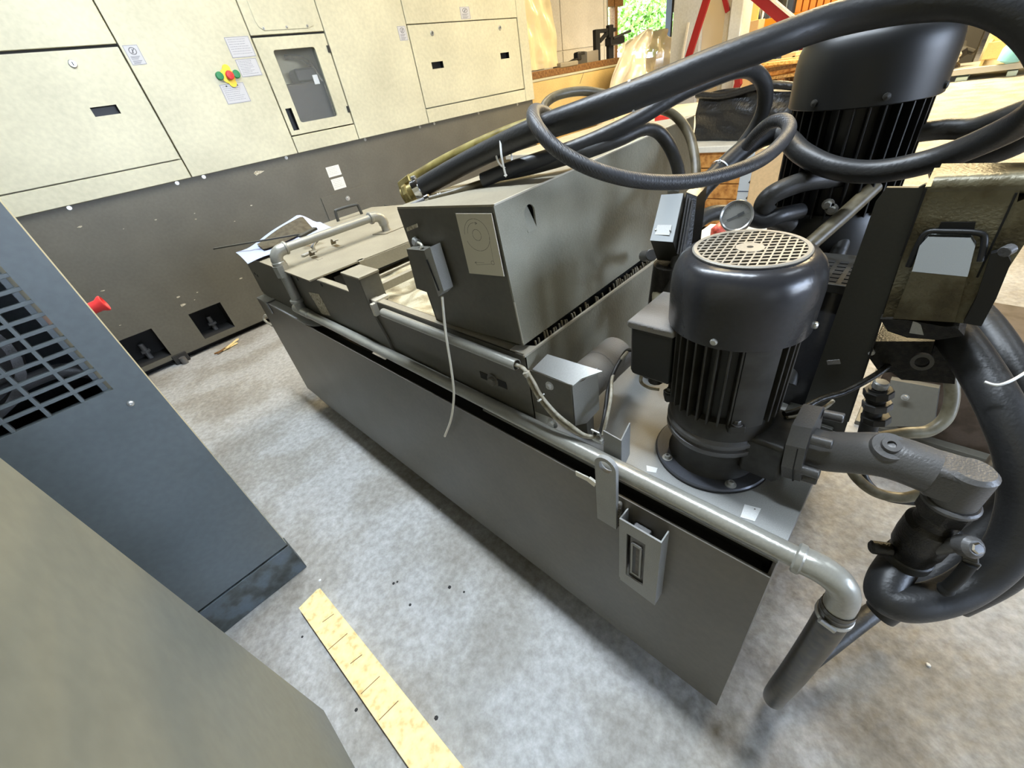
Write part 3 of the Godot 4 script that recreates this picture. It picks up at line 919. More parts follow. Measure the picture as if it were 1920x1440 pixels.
# ---------------------------------------------------------------- cabinets on the left and the plank
func make_cabinets() -> void:
	var zb := -1.456
	var xr := -0.075
	var cab := thing("compressor_cabinet", "slate blue metal cabinet with a wide slotted air grille, at the left", "cabinet", Vector3(-0.7, 0, -2.0))
	var gx0 := -1.25
	var gx1 := -0.15
	var gy0 := 1.006
	var gy1 := 1.60
	var fr := [Vector3(-1.4, 0.168, zb - 0.02), Vector3(xr, 0.168, zb - 0.02), Vector3(xr, 1.9, zb - 0.02), Vector3(-1.4, 1.9, zb - 0.02)]
	var ho := [Vector3(gx0, gy0, zb - 0.02), Vector3(gx1, gy0, zb - 0.02), Vector3(gx1, gy1, zb - 0.02), Vector3(gx0, gy1, zb - 0.02)]
	var fp := obj("front_panel", MB.new().prism(fr, Vector3(0, 0, 0.02), [ho]), M.blue_cab, cab)
	var y := gy0
	while y < gy1 - 0.02:
		y += 0.0325
		obj("grille_bar", MB.new().bb(Vector3(gx0, y - 0.0045, zb - 0.014), Vector3(gx1, y + 0.0045, zb - 0.002), 0.001), M.blue_cab, fp)
	for vx in [-0.2165, -0.285, -0.3545, -0.424, -0.493, -0.562, -0.632]:
		obj("grille_bar", MB.new().bb(Vector3(vx - 0.0045, gy0, zb - 0.0145), Vector3(vx + 0.0045, gy1, zb - 0.0025), 0.001), M.blue_cab, fp)
	obj("panel_screw", MB.new().lathe([Vector2(0.0085, 0), Vector2(0.008, 0.003), Vector2(0.004, 0.005), Vector2(0.003, 0.005), Vector2(0.003, 0.003), Vector2(0, 0.003)], Vector3(-0.143, 0.952, zb), Vector3(0, 0, 1), 18), M.zinc, fp)
	obj("plinth", MB.new().bb(Vector3(-1.4, 0.0, zb - 0.06), Vector3(xr + 0.004, 0.160, zb + 0.004), 0.003), M.blue_plinth, cab)
	obj("side_panel", MB.new().bb(Vector3(xr - 0.012, 0.168, zb - 0.045), Vector3(xr + 0.001, 1.9, zb - 0.004), 0.002), M.cream, cab, "cream edge of the side panel")
	obj("housing", MB.new().bb(Vector3(-1.4, 0.16, -2.6), Vector3(-0.160, 1.9, -2.58)).bb(Vector3(-0.172, 0.16, -2.6), Vector3(-0.160, 1.9, zb - 0.02)).bb(Vector3(-1.4, 0.16, -2.6), Vector3(-1.38, 1.9, zb - 0.02)).bb(Vector3(-1.4, 1.88, -2.6), Vector3(-0.16, 1.9, zb - 0.02)).bb(Vector3(-1.4, 0.16, -2.6), Vector3(-0.16, 0.18, zb - 0.02)), M.blue_cab, cab)
	# what shows through the grille
	obj("cooler_block", MB.new().bb(Vector3(-1.1, 1.10, -1.95), Vector3(-0.3, 1.55, -1.72), 0.02), M.hollow, cab)
	obj("fan_duct", MB.new().lathe([Vector2(0.12, 0), Vector2(0.17, 0.02), Vector2(0.17, 0.1), Vector2(0.15, 0.1), Vector2(0.15, 0.02)], Vector3(-0.42, 1.18, -1.66), Vector3(0, 0, 1), 24), M.cast_grey, cab)
	obj("inner_pipe", MB.new().tube([Vector3(-0.13, 0.95, -1.62), Vector3(-0.2, 1.05, -1.6), Vector3(-0.3, 1.06, -1.62), Vector3(-0.5, 1.02, -1.66)], 0.02, 10), M.cast_grey, cab)
	var kp := Vector3(-0.160, 1.096, -2.007)
	obj("red_knob", MB.new().lathe([Vector2(0.0, 0), Vector2(0.020, 0), Vector2(0.020, 0.084), Vector2(0.027, 0.096), Vector2(0.028, 0.102), Vector2(0.024, 0.104), Vector2(0.016, 0.094), Vector2(0, 0.094)], kp, Vector3(1, 0.12, 0.1), 24), M.red, cab, "red flared knob on the cabinet side")
	# near panel, lower left
	var g := thing("panel_cabinet", "plain olive grey cabinet side with soft reflections, lower left foreground", "cabinet", Vector3(-0.6, 0, 0.2))
	obj("side_sheet", MB.new().bb(Vector3(-0.27, 0.035, -0.89), Vector3(-0.247, 1.9, 2.0), 0.006), M.olive_panel, g)
	obj("back_sheet", MB.new().bb(Vector3(-1.2, 0.035, -0.886), Vector3(-0.262, 1.9, -0.866), 0.004), M.olive_panel, g)
	obj("top_sheet", MB.new().bb(Vector3(-1.2, 1.88, -0.88), Vector3(-0.262, 1.9, 2.0), 0.004), M.olive_panel, g)
	for zz in [-0.84, 1.8]:
		obj("foot", MB.new().rod(Vector3(-0.285, 0, zz), Vector3(-0.285, 0.04, zz), 0.028, 14), M.black_plastic, g)
	# plank on the floor
	var a := Y(560, 1140, 0.03)
	var b := Y(600, 1103, 0.03)
	var c := Y(870, 1440, 0.03)
	var dd := Y(767, 1440, 0.03)
	c = b + (c - b) * 1.6
	dd = a + (dd - a) * 1.6
	var pm := MB.new().prism([a, a.lerp(b, 0.85) + Vector3(0.004, 0, -0.006), b, c, dd], Vector3(0, -0.03, 0))
	var pl := obj("plank", pm, M.plank)
	tag(pl, "pale sawn softwood plank lying on the concrete in front of the cabinets", "plank")
	var p0 := (a + b) / 2 - Vector3(0, 0.03, 0)
	var dir := (c - b).normalized()
	var side := (b - a) * 0.5
	# saw marks and dirt across the plank
	rng.seed = 12
	for k in 5:
		var q := p0 + dir * (0.13 + k * 0.105) + Vector3(0, 0.0302, 0)
		var e := 0.0012
		var s0 := side * rng.randf_range(-1.0, -0.2)
		var s1 := side * rng.randf_range(0.4, 1.0)
		obj("saw_mark", MB.new().bar(q + s0, q + s1 + dir * 0.01, 0.0022, 0.0008), M.wood_dark, pl)
	# litter by the machine's edge
	var wp := Y(425, 652, 0.01)
	var chip := thing("wood_scrap", "splintered scrap of pale wood lying at the foot of the cream machine", "wood scrap", Vector3(wp.x, 0, wp.z))
	for k in 4:
		var q := wp + Vector3(rng.randf_range(-0.07, 0.07), 0.004 + k * 0.003, rng.randf_range(-0.02, 0.02))
		q.y = 0.005 + k * 0.006
		obj("splinter", MB.new().bar(q - Vector3(0.07, 0, -0.02 * k), q + Vector3(0.06, 0, 0.01 - 0.015 * k), 0.018, 0.008), M.plank if k % 2 else M.wood_dark, chip)
	# small grit on the floor
	var pts := [[745, 1091], [738, 1094], [843, 1101], [870, 1110], [769, 1134], [818, 1346], [567, 1194], [668, 1331], [1740, 1247], [826, 955], [600, 1088]]
	for k in pts.size():
		var q := Y(pts[k][0], pts[k][1], 0)
		var mb := MB.new()
		var rr := 0.0045 + 0.0012 * (k % 3)
		mb.lathe([Vector2(0, 0), Vector2(rr, 0.0), Vector2(rr * 0.8, rr * 0.5), Vector2(0, rr * 0.7)], q, Vector3(0.1 * (k % 3), 1, 0.1), 6, 0.1)
		tag(obj("debris_crumb", mb, M.label_white if k > 7 else M.hollow), "tiny pale crumb of debris on the bare concrete floor" if k > 7 else "tiny dark crumb of debris on the bare concrete floor", "debris", "pale crumbs on the floor" if k > 7 else "dark crumbs on the floor")

# ---------------------------------------------------------------- the tank
const XW := 0.5      # outer side wall
const YT := 0.76     # pump deck
const XT := 0.545    # trough side
const ZT := -0.572   # trough near wall
const YR := 1.0      # trough rim
func make_tank() -> void:
	var t := thing("coolant_tank", "long grey welded coolant tank with a raised filter trough and a flat pump deck", "tank", Vector3(1.0, 0, -1.3))
	var ze := -0.006
	var zf := -2.62
	# side wall, with the lower corner clipped at the far end
	var sw := []
	for p in [[ze, 0.098], [-2.36, 0.092], [-2.47, 0.108], [-2.612, 0.112], [zf, 0.752], [ze, 0.752]]:
		sw.append(Vector3(XW, p[1], p[0]))
	obj("side_wall", MB.new().prism(sw, Vector3(0.006, 0, 0)), M.tank_side, t)
	obj("end_wall", MB.new().bb(Vector3(XW + 0.002, 0.098, ze - 0.006), Vector3(1.62, YT - 0.008, ze), 0.001), M.tank_side, t)
	obj("far_wall", MB.new().bb(Vector3(1.61, 0.098, -2.6), Vector3(1.62, YT - 0.008, ze)).bb(Vector3(XW, 0.11, zf), Vector3(1.62, YT - 0.008, zf + 0.006)), M.tank_side, t)
	obj("bottom_plate", MB.new().bb(Vector3(XW + 0.002, 0.095, -2.45), Vector3(1.62, 0.101, ze)), M.hollow, t)
	for fx in [0.76, 1.45]:
		for fz in [-0.25, -2.3]:
			obj("foot", MB.new().bb(Vector3(fx, 0, fz - 0.05), Vector3(fx + 0.1, 0.096, fz + 0.05), 0.003), M.hollow, t)
	# the slot along the wall in which the pipe lies
	obj("base_rail", MB.new().bb(Vector3(0.60, 0.0, -2.35), Vector3(0.66, 0.096, -0.22), 0.003), M.hollow, t)
	obj("recess_plate", MB.new().bb(Vector3(XW + 0.004, 0.70, zf + 0.01), Vector3(XT + 0.02, 0.708, ze - 0.02)).bb(Vector3(XT + 0.008, 0.70, -0.60), Vector3(XT + 0.014, YT - 0.006, ze - 0.01)), M.hollow, t)
	# pump deck
	obj("deck_plate", MB.new().bb(Vector3(XT - 0.012, YT - 0.008, ZT - 0.2), Vector3(1.62, YT, ze + 0.002), 0.002), M.plate_grey, t)
	# flange strip at the far end with its curved end
	var fl := []
	for p in [[XW, zf], [XT, zf], [XT, -1.86], [0.53, -1.87], [0.512, -1.90], [XW, -1.96]]:
		fl.append(Vector3(p[0], 0.752, p[1]))
	obj("edge_flange", MB.new().prism(fl, Vector3(0, 0.008, 0)), M.plate_grey, t)
	obj("strap_hook", MB.new().bar(Vector3(XW - 0.004, 0.765, -2.46), Vector3(XW - 0.004, 0.70, -2.44), 0.035, 0.004, Vector3.RIGHT).bb(Vector3(XW - 0.006, 0.762, -2.475), Vector3(XT, 0.768, -2.44), 0.001), M.plate_grey, t)
	obj("lifting_eye", MB.new().tube([Vector3(0.52, 0.62, zf), Vector3(0.515, 0.615, zf - 0.11), Vector3(0.5, 0.585, zf - 0.12), Vector3(0.505, 0.57, zf - 0.02)], 0.007, 8, 4), M.edge_bare, t)
	# trough
	var tr := []
	for p in [[ZT, YT], [ZT, YR], [-1.69, YR], [-2.0, YR - 0.005], [-2.62, YR - 0.012], [-2.64, 0.775], [-2.58, 0.762]]:
		tr.append(Vector3(XT, p[1], p[0]))
	obj("trough_side", MB.new().prism(tr, Vector3(0.004, 0, 0)), M.tank_grey, t)
	obj("trough_front", MB.new().bb(Vector3(XT, YT, ZT - 0.004), Vector3(1.46, YR, ZT)), M.box_grey, t)
	obj("trough_far_side", MB.new().bb(Vector3(1.456, YT, -2.62), Vector3(1.46, YR, ZT)), M.tank_grey, t)
	obj("trough_back", MB.new().bb(Vector3(XT, YT, -2.63), Vector3(1.46, YR - 0.01, -2.626)), M.tank_grey, t)
	# bare bright rims
	obj("rim", MB.new().bb(Vector3(XT - 0.001, YR - 0.002, ZT - 0.005), Vector3(1.46, YR + 0.003, ZT + 0.001)), M.edge_bare, t, "bare bright rim of the trough front")
	obj("rim", MB.new().bb(Vector3(XT, YR - 0.003, -1.69), Vector3(XT + 0.03, YR, ZT - 0.03), 0.001).bb(Vector3(XT + 0.028, YR - 0.02, -1.69), Vector3(XT + 0.03, YR, ZT - 0.03)), M.lid_grey, t)
	obj("rim_gusset", MB.new().prism([Vector3(XT + 0.005, YR, ZT - 0.004), Vector3(XT + 0.045, YR, ZT - 0.006), Vector3(XT + 0.025, YR, ZT - 0.05), Vector3(XT + 0.003, YR, ZT - 0.05)], Vector3(0, 0.003, 0)), M.edge_bare, t)
	# brush strip on the inside of the front rim
	var br := MB.new()
	rng.seed = 3
	for k in 70:
		var x := 0.60 + k * 0.0115
		if rng.randf() < 0.82:
			br.bar(Vector3(x, YR - 0.02, ZT - 0.010), Vector3(x + rng.randf_range(-0.004, 0.004), YR + rng.randf_range(0.004, 0.016), ZT - 0.016), 0.004, 0.003, Vector3.RIGHT)
	var brush := obj("brush_strip", br, M.cable_grey, t, "row of short worn bristles")
	brush.set_meta("kind", "stuff")
	obj("seal_strip", MB.new().bb(Vector3(0.58, YR - 0.05, ZT - 0.05), Vector3(1.44, YR + 0.004, ZT - 0.035)), M.dark, t)
	# filter fleece lying in the trough
	var fle := func(u: float, w: float) -> Vector3:
		var x := lerpf(XT + 0.012, 1.44, u)
		var z := lerpf(-2.3, ZT - 0.06, w)
		return Vector3(x, 0.925 + 0.012 * sin(x * 31.0 + z * 7.0) * sin(z * 23.0) + 0.02 * sin(z * 5.0), z)
	obj("filter_fleece", MB.new().sheet(fle, 60, 90, 0.004), M.fleece, t, "lumpy soiled pale filter fleece inside the trough")
	obj("cross_bar", MB.new().bb(Vector3(XT + 0.004, 0.955, -1.42), Vector3(1.45, 0.985, -1.395), 0.002), M.lid_grey, t)
	obj("cross_bar", MB.new().bb(Vector3(XT + 0.004, 0.975, -1.50), Vector3(1.45, 0.985, -1.485), 0.002), M.lid_grey, t)
	obj("dark_chute", MB.new().bb(Vector3(0.62, 0.93, -1.72), Vector3(1.44, 0.98, -1.70)), M.dark, t)
	# square upright box on the trough side
	var gb := obj("side_box", MB.new().bb(Vector3(XT - 0.008, 0.95, -1.395), Vector3(0.612, 1.076, -1.272), 0.004), M.tank_grey, t)
	obj("skirt", MB.new().prism([Vector3(XT - 0.008, 0.96, -1.40), Vector3(XT - 0.008, 0.96, -1.272), Vector3(XT - 0.008, 0.87, -1.235), Vector3(XT - 0.008, 0.80, -1.22), Vector3(XT - 0.008, 0.85, -1.40)], Vector3(0.008, 0, 0)), M.tank_grey, gb)
	obj("top_cover", MB.new().bb(Vector3(XT - 0.010, 1.072, -1.397), Vector3(0.614, 1.080, -1.270), 0.002), M.lid_grey, gb)
	obj("roller_bracket", MB.new().bb(Vector3(XT - 0.02, 0.955, -1.24), Vector3(XT + 0.01, 1.0, -1.225), 0.003).bb(Vector3(XT - 0.004, 0.995, -1.25), Vector3(XT + 0.05, 1.006, -1.225), 0.002), M.edge_bare, t)
	# labels and holes on the trough side
	plate("label_plate", X(579, 548, XT), X(598, 551, XT), X(620, 592, XT), X(604, 589, XT), M.label_worn, t, 0.001, Vector3(-1, 0, 0))
	for q in [[478, 513], [483, 517], [558, 523], [603, 534]]:
		obj("side_hole", MB.new().lathe([Vector2(0.008, 0), Vector2(0.008, 0.001), Vector2(0, 0.001)], X(q[0], q[1], XT), Vector3(-1, 0, 0), 12), M.dark, t)
	var sp := X(925, 713, XT)
	obj("slot_clamp", MB.new().prism([sp + Vector3(0, 0.012, -0.05), sp + Vector3(0, 0.012, 0.05), sp + Vector3(0, -0.010, 0.05), sp + Vector3(0, -0.010, -0.05)], Vector3(-0.0012, 0, 0)), M.dark, t)
	obj("clamp_bolt", MB.new().bolt(sp, Vector3(-1, 0, 0), 0.013, 0.012), M.tank_grey, t)
	obj("seam_bolt", MB.new().bolt(X(1037, 793, XT), Vector3(-1, 0, 0), 0.009, 0.01), M.zinc, t)
	# lug with its eye, welded to the wall
	var lg := []
	var lz := -0.320
	for k in 13:
		var a := PI * k / 12.0
		lg.append(Vector3(0.478, 0.852 + sin(a) * 0.025, lz + cos(a) * 0.025))
	lg.append(Vector3(0.478, 0.66, lz - 0.025)); lg.append(Vector3(0.478, 0.66, lz + 0.025))
	var ey := []
	for k in 16:
		var a := TAU * k / 16.0
		ey.append(Vector3(0.478, 0.852 + sin(a) * 0.0155, lz + cos(a) * 0.0155))
	var lug := obj("lifting_lug", MB.new().prism(lg, Vector3(0.010, 0, 0), [ey], 0.5), M.plate_grey, t)
	obj("lug_spacer", MB.new().bb(Vector3(0.487, 0.655, lz - 0.018), Vector3(XW + 0.001, 0.735, lz + 0.024), 0.003), M.tank_side, lug)
	var weld := MB.new()
	for k in 9:
		weld.lathe([Vector2(0, -0.006), Vector2(0.005, -0.003), Vector2(0.006, 0), Vector2(0.005, 0.003), Vector2(0, 0.006)], Vector3(0.491, 0.665 + k * 0.0095, lz + 0.026), Vector3(0, 1, 0.3), 8)
	obj("weld_bead", weld, M.tank_side, lug)
	# small metal tags on the wall and deck
	obj("wall_tag", MB.new().bar(X(1080, 887, 0.492), X(1104, 899, 0.492), 0.003, 0.014, Vector3.UP).bar(X(1104, 898, 0.494), X(1117, 908, 0.494), 0.006, 0.016, Vector3.UP), M.edge_bare, t)
	plate("deck_tag", Y(1212, 873, YT), Y(1233, 878, YT), Y(1230, 887, YT), Y(1213, 884, YT), M.label_white, t, 0.001, Vector3.UP)
	plate("deck_tag", Y(1396, 946, YT), Y(1427, 954, YT), Y(1415, 978, YT), Y(1388, 970, YT), M.label_white, t, 0.001, Vector3.UP)
	obj("rivet", MB.new().lathe([Vector2(0.002, 0), Vector2(0.0015, 0.001), Vector2(0, 0.0014)], Y(1415, 955, YT), Vector3.UP, 8), M.chrome, t)
	# level gauge behind its folded guard
	var gg := thing("level_gauge", "sight glass level gauge behind a folded steel guard on the tank wall", "gauge", Vector3(0.48, 0.46, -0.23))
	var gz0 := -0.277
	var gz1 := -0.188
	var gy0 := 0.47
	var gy1 := 0.728
	var front := [Vector3(0.466, gy0 + 0.01, gz0), Vector3(0.466, gy0, gz1), Vector3(0.466, gy1, gz1), Vector3(0.466, gy1, gz0)]
	var win := [Vector3(0.466, 0.522, -0.262), Vector3(0.466, 0.522, -0.218), Vector3(0.466, 0.69, -0.218), Vector3(0.466, 0.69, -0.262)]
	obj("guard", MB.new().prism(front, Vector3(0.004, 0, 0), [win]).bb(Vector3(0.466, gy0 + 0.02, gz0 - 0.003), Vector3(XW, gy1, gz0)).bb(Vector3(0.466, gy0, gz1), Vector3(XW, gy1, gz1 + 0.003)), M.plate_grey, gg)
	obj("gauge_body", MB.new().bb(Vector3(0.472, 0.50, -0.259), Vector3(XW, 0.70, -0.219), 0.004), M.cast_grey, gg)
	var rim := MB.new()
	rim.bb(Vector3(0.467, 0.545, -0.252), Vector3(0.472, 0.660, -0.247), 0.001).bb(Vector3(0.467, 0.545, -0.231), Vector3(0.472, 0.660, -0.226), 0.001).bb(Vector3(0.467, 0.540, -0.252), Vector3(0.472, 0.547, -0.226), 0.001).bb(Vector3(0.467, 0.657, -0.250), Vector3(0.472, 0.664, -0.228), 0.001)
	obj("glass_frame", rim, M.plate_grey, gg)
	obj("sight_glass", MB.new().bb(Vector3(0.469, 0.547, -0.247), Vector3(0.4718, 0.657, -0.240)), M.black_plastic, gg)
	obj("sight_scale", MB.new().bb(Vector3(0.469, 0.547, -0.240), Vector3(0.4718, 0.657, -0.231)), M.sludge, gg)
	# lid over the far end of the trough
	var lid := thing("trough_lid", "dusty grey steel lid over the far end of the filter trough", "lid", Vector3(1.0, YR, -2.1))
	var lp := []
	for p in [[0.520, -1.69], [1.44, -1.655], [1.46, -1.80], [1.46, -2.40], [1.37, -2.63], [0.520, -2.63]]:
		lp.append(Vector3(p[0], YR + 0.002, p[1]))
	obj("cover_plate", MB.new().prism(lp, Vector3(0, 0.006, 0)), M.lid_grey, lid)
	obj("front_lip", MB.new().prism([Vector3(0.76, YR + 0.004, -1.681), Vector3(1.44, YR + 0.004, -1.655), Vector3(1.44, YR - 0.05, -1.651), Vector3(0.76, YR - 0.05, -1.677)], Vector3(0, 0, 0.004)), M.lid_grey, lid)
	obj("lip_fold", MB.new().bb(Vector3(0.735, YR - 0.02, -1.70), Vector3(0.765, YR + 0.008, -1.672), 0.002), M.lid_grey, lid)
	var hA := Y(570, 403, YR)
	var hB := Y(628, 400, YR)
	hA = Vector3(1.09, YR + 0.006, -2.55); hB = Vector3(1.24, YR + 0.006, -2.53)
	obj("bow_handle", MB.new().tube([hA, hA + Vector3(0.005, 0.05, 0), hA + Vector3(0.02, 0.062, 0), hB + Vector3(-0.02, 0.062, 0), hB + Vector3(-0.005, 0.05, 0), hB], 0.009, 10, 3), M.bracket_dark, lid)
	# foot plate and two open pipe saddles on the lid
	var sd := Y(600, 470, YR)
	for q in [[592, 484], [632, 462]]:
		var c := Y(q[0], q[1], YR + 0.006)
		var s := thing("pipe_saddle", "open curved steel pipe saddle on the trough lid, " + ("nearer the pipe elbow" if q[0] == 592 else "nearer the loose clamp screw"), "pipe clamp", c, "pipe saddles on the trough lid")
		obj("strap", MB.new().lathe([Vector2(0.038, -0.012), Vector2(0.038, 0.012), Vector2(0.034, 0.012), Vector2(0.034, -0.012), Vector2(0.038, -0.012)], c + Vector3(0, 0.0, 0), Vector3(1, 0, 0.1), 16, 0.6, -1.4, 0.6), M.lid_grey, s)
		obj("tab", MB.new().box(c + Vector3(0, 0.002, 0.04), Vector3(0.024, 0.004, 0.03), 0.001), M.lid_grey, s)
	var lc := Y(598, 468, YR + 0.01)
	var cl := thing("loose_clamp", "loose pipe clamp with a screw, lying on the trough lid under the pipe", "pipe clamp", lc)
	obj("clamp_half", MB.new().lathe([Vector2(0.03, -0.01), Vector2(0.03, 0.01), Vector2(0.026, 0.01), Vector2(0.026, -0.01), Vector2(0.03, -0.01)], lc + Vector3(0, 0.004, 0), Vector3(0.4, 0.3, 0.9), 14, 0.6, 0.0, 2.6), M.lid_grey, cl)
	obj("clamp_tab", MB.new().box(lc + Vector3(-0.06, 0.004, 0.01), Vector3(0.06, 0.006, 0.022), 0.001, Basis(Vector3.UP, 0.3)), M.steel_light, cl)
	obj("clamp_screw", MB.new().rod(lc + Vector3(-0.03, 0.02, 0), lc + Vector3(0.04, 0.05, -0.01), 0.006, 8), M.cast_grey, cl)
	# folded paper sheet with a flat steel bar on it
	var pa := Y(428, 468, YR + 0.01)
	var sheetf := func(u: float, w: float) -> Vector3:
		var p: Vector3 = Vector3(0.52, YR + 0.012, -2.48).lerp(Vector3(1.02, YR + 0.012, -2.50), u)
		p.z += lerpf(0.22, -0.14, w)
		var lift := 0.10 * pow(clampf(u * 1.3 - 0.15, 0, 1), 1.3) * smoothstep(0.35, 1.0, w) * (1.0 - smoothstep(0.75, 1.0, u))
		p.y += lift + 0.006 * sin(u * 9.0 + w * 4.0) + 0.004
		p.x -= 0.05 * (1.0 - w)
		return p
	tag(obj("paper_sheet", MB.new().sheet(sheetf, 26, 14, 0.0012), M.paper), "crumpled bluish white paper sheet curling up on the far corner of the trough lid", "paper")
	var under := func(u: float, w: float) -> Vector3:
		var p: Vector3 = sheetf.call(lerpf(0.22, 0.80, u), lerpf(0.40, 0.82, w))
		return p + Vector3(0, 0.010, 0)
	tag(obj("grey_sheet", MB.new().sheet(under, 20, 8, 0.002), M.sludge), "brown-grey sheet lying on the crumpled paper, under the dark flat bar", "sheet")
	var fb := thing("flat_bar", "thin dark flat steel bar lying across the crumpled paper on the lid", "steel bar", Vector3(0.7, YR + 0.04, -2.4))
	obj("bar", MB.new().bar(Y(402, 466, 1.04), Y(575, 437, 1.07), 0.016, 0.006, Vector3.UP), M.bracket_dark, fb)
	obj("end_block", MB.new().bar(Y(562, 444, 1.07), Y(592, 428, 1.08), 0.03, 0.012, Vector3.UP, 0.002), M.bracket_dark, fb)

# ---------------------------------------------------------------- paper roll housing on the trough
func make_roll_box() -> void:
	var b := thing("roll_housing", "large tilted grey sheet-metal box with a paper-path diagram plate, on the filter trough", "housing", Vector3(0.97, YR, -0.76))
	# corners of the slightly tilted box
	var f0 := Vector3(0.562, 1.016, -0.588)
	var f1 := Vector3(0.546, 1.325, -0.592)
	var k0 := Vector3(0.562, 0.996, -0.925)
	var k1 := Vector3(0.548, 1.305, -0.930)
	var dx := Vector3(0.845, 0.012, 0.0)
	var dxt := Vector3(0.845, 0.020, 0.0)
	obj("left_side", MB.new().prism([f0, f1, k1, k0], Vector3(0.004, 0, 0)), M.tank_grey, b)
	# front sheet with a keyhole slot
	var hole := []
	var hc := Vector3(0.640, 1.288, -0.590)
	for k in 9:
		var a := PI * k / 8.0
		hole.append(hc + Vector3(cos(a) * 0.016, sin(a) * 0.016, 0))
	hole.append(hc + Vector3(-0.013, -0.034, 0)); hole.append(hc + Vector3(0.016, -0.034, 0))
	obj("front_sheet", MB.new().prism([f0, f0 + dx, f1 + dxt, f1], Vector3(0, 0, -0.004), [hole]), M.box_grey, b)
	obj("slot_tongue", MB.new().prism([hc + Vector3(-0.013, -0.036, 0.001), hc + Vector3(0.016, -0.036, 0.001), hc + Vector3(0.010, 0.012, -0.016), hc + Vector3(-0.013, 0.012, -0.016)], Vector3(0, 0, -0.002)), M.box_grey, b)
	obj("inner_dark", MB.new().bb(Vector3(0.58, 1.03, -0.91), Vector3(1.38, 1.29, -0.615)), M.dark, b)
	obj("top_sheet", MB.new().prism([f1, f1 + dxt, k1 + dxt, k1], Vector3(0, 0.004, 0)), M.lid_grey, b)
	obj("back_sheet", MB.new().prism([k0, k0 + dx, k1 + dxt, k1], Vector3(0, 0, 0.004)), M.tank_grey, b)
	obj("right_side", MB.new().prism([f0 + dx, f1 + dxt, k1 + dxt, k0 + dx], Vector3(-0.004, 0, 0)), M.box_grey, b)
	obj("edge_wear", MB.new().bar(f1 + Vector3(0, 0.003, 0.0005), f1 + dxt + Vector3(0, 0.003, 0.0005), 0.004, 0.003), M.edge_bare, b)
	obj("edge_wear", MB.new().bar(f0.lerp(f1, 0.02), f0.lerp(f1, 0.36), 0.003, 0.002, Vector3.RIGHT), M.edge_bare, b)
	# diagram plate: roll of filter paper unwinding over a roller
	var im := Image.create(192, 256, false, Image.FORMAT_RGB8)
	im.fill(Color(0.80, 0.78, 0.70))
	var ink := Color(0.42, 0.40, 0.35)
	ring_on(im, Vector2(92, 86), 66, 1.6, ink, -3.2, 2.75)
	ring_on(im, Vector2(90, 82), 46, 1.6, ink, -3.2, -1.2)
	ring_on(im, Vector2(92, 86), 23, 1.8, ink)
	line_on(im, Vector2(106, 38), Vector2(98, 33), 2, ink)
	line_on(im, Vector2(106, 38), Vector2(97, 42), 2, ink)
	line_on(im, Vector2(156, 96), Vector2(152, 196), 1, ink)
	ring_on(im, Vector2(146, 200), 8, 1.6, ink)
	line_on(im, Vector2(138, 206), Vector2(52, 214), 1, ink)
	line_on(im, Vector2(100, 202), Vector2(48, 204), 1, ink)
	line_on(im, Vector2(56, 200), Vector2(48, 204), 2, ink)
	line_on(im, Vector2(56, 208), Vector2(48, 204), 2, ink)
	pic_mat("diagram", im, 0.45)
	var xs := 0.5435
	plate("diagram_plate", X(855, 400, xs), X(922, 400, xs), X(946, 518, xs), X(881, 512, xs), M.diagram, b, 0.0015, Vector3(-1, 0, 0))
	plate("tape_strip", X(762, 427, xs), X(782, 419, xs), X(784, 426, xs), X(764, 434, xs), M.label_worn, b, 0.001, Vector3(-1, 0, 0))
	# level switch box hung on the housing's left side
	var s := thing("limit_switch_box", "small upright grey switch box with a white cable, on the side of the roll housing", "switch box", Vector3(0.53, 1.09, -0.88))
	var sb := [X(762, 467, 0.515), X(795, 470, 0.515), X(822, 556, 0.515), X(781, 541, 0.515)]
	obj("case", MB.new().prism(sb, Vector3(0.034, 0, 0)), M.tank_grey, s)
	obj("cover", MB.new().prism([sb[1], X(806, 463, 0.515), X(832, 546, 0.515), sb[2]], Vector3(0.030, 0, 0)), M.plate_grey, s)
	obj("cover_seam", MB.new().bar(X(800, 487, 0.5135), X(823, 545, 0.5135), 0.002, 0.003, Vector3.RIGHT), M.dark, s)
	obj("gland_knob", MB.new().lathe([Vector2(0.012, 0), Vector2(0.012, 0.01), Vector2(0.007, 0.014), Vector2(0, 0.014)], X(784, 453, 0.55), Vector3(-1, 0.2, 0), 14), M.plate_grey, s)
	obj("hanger_ring", MB.new().tube([X(784, 455, 0.535), X(791, 460, 0.525), X(788, 470, 0.52)], 0.003, 8), M.edge_bare, s)

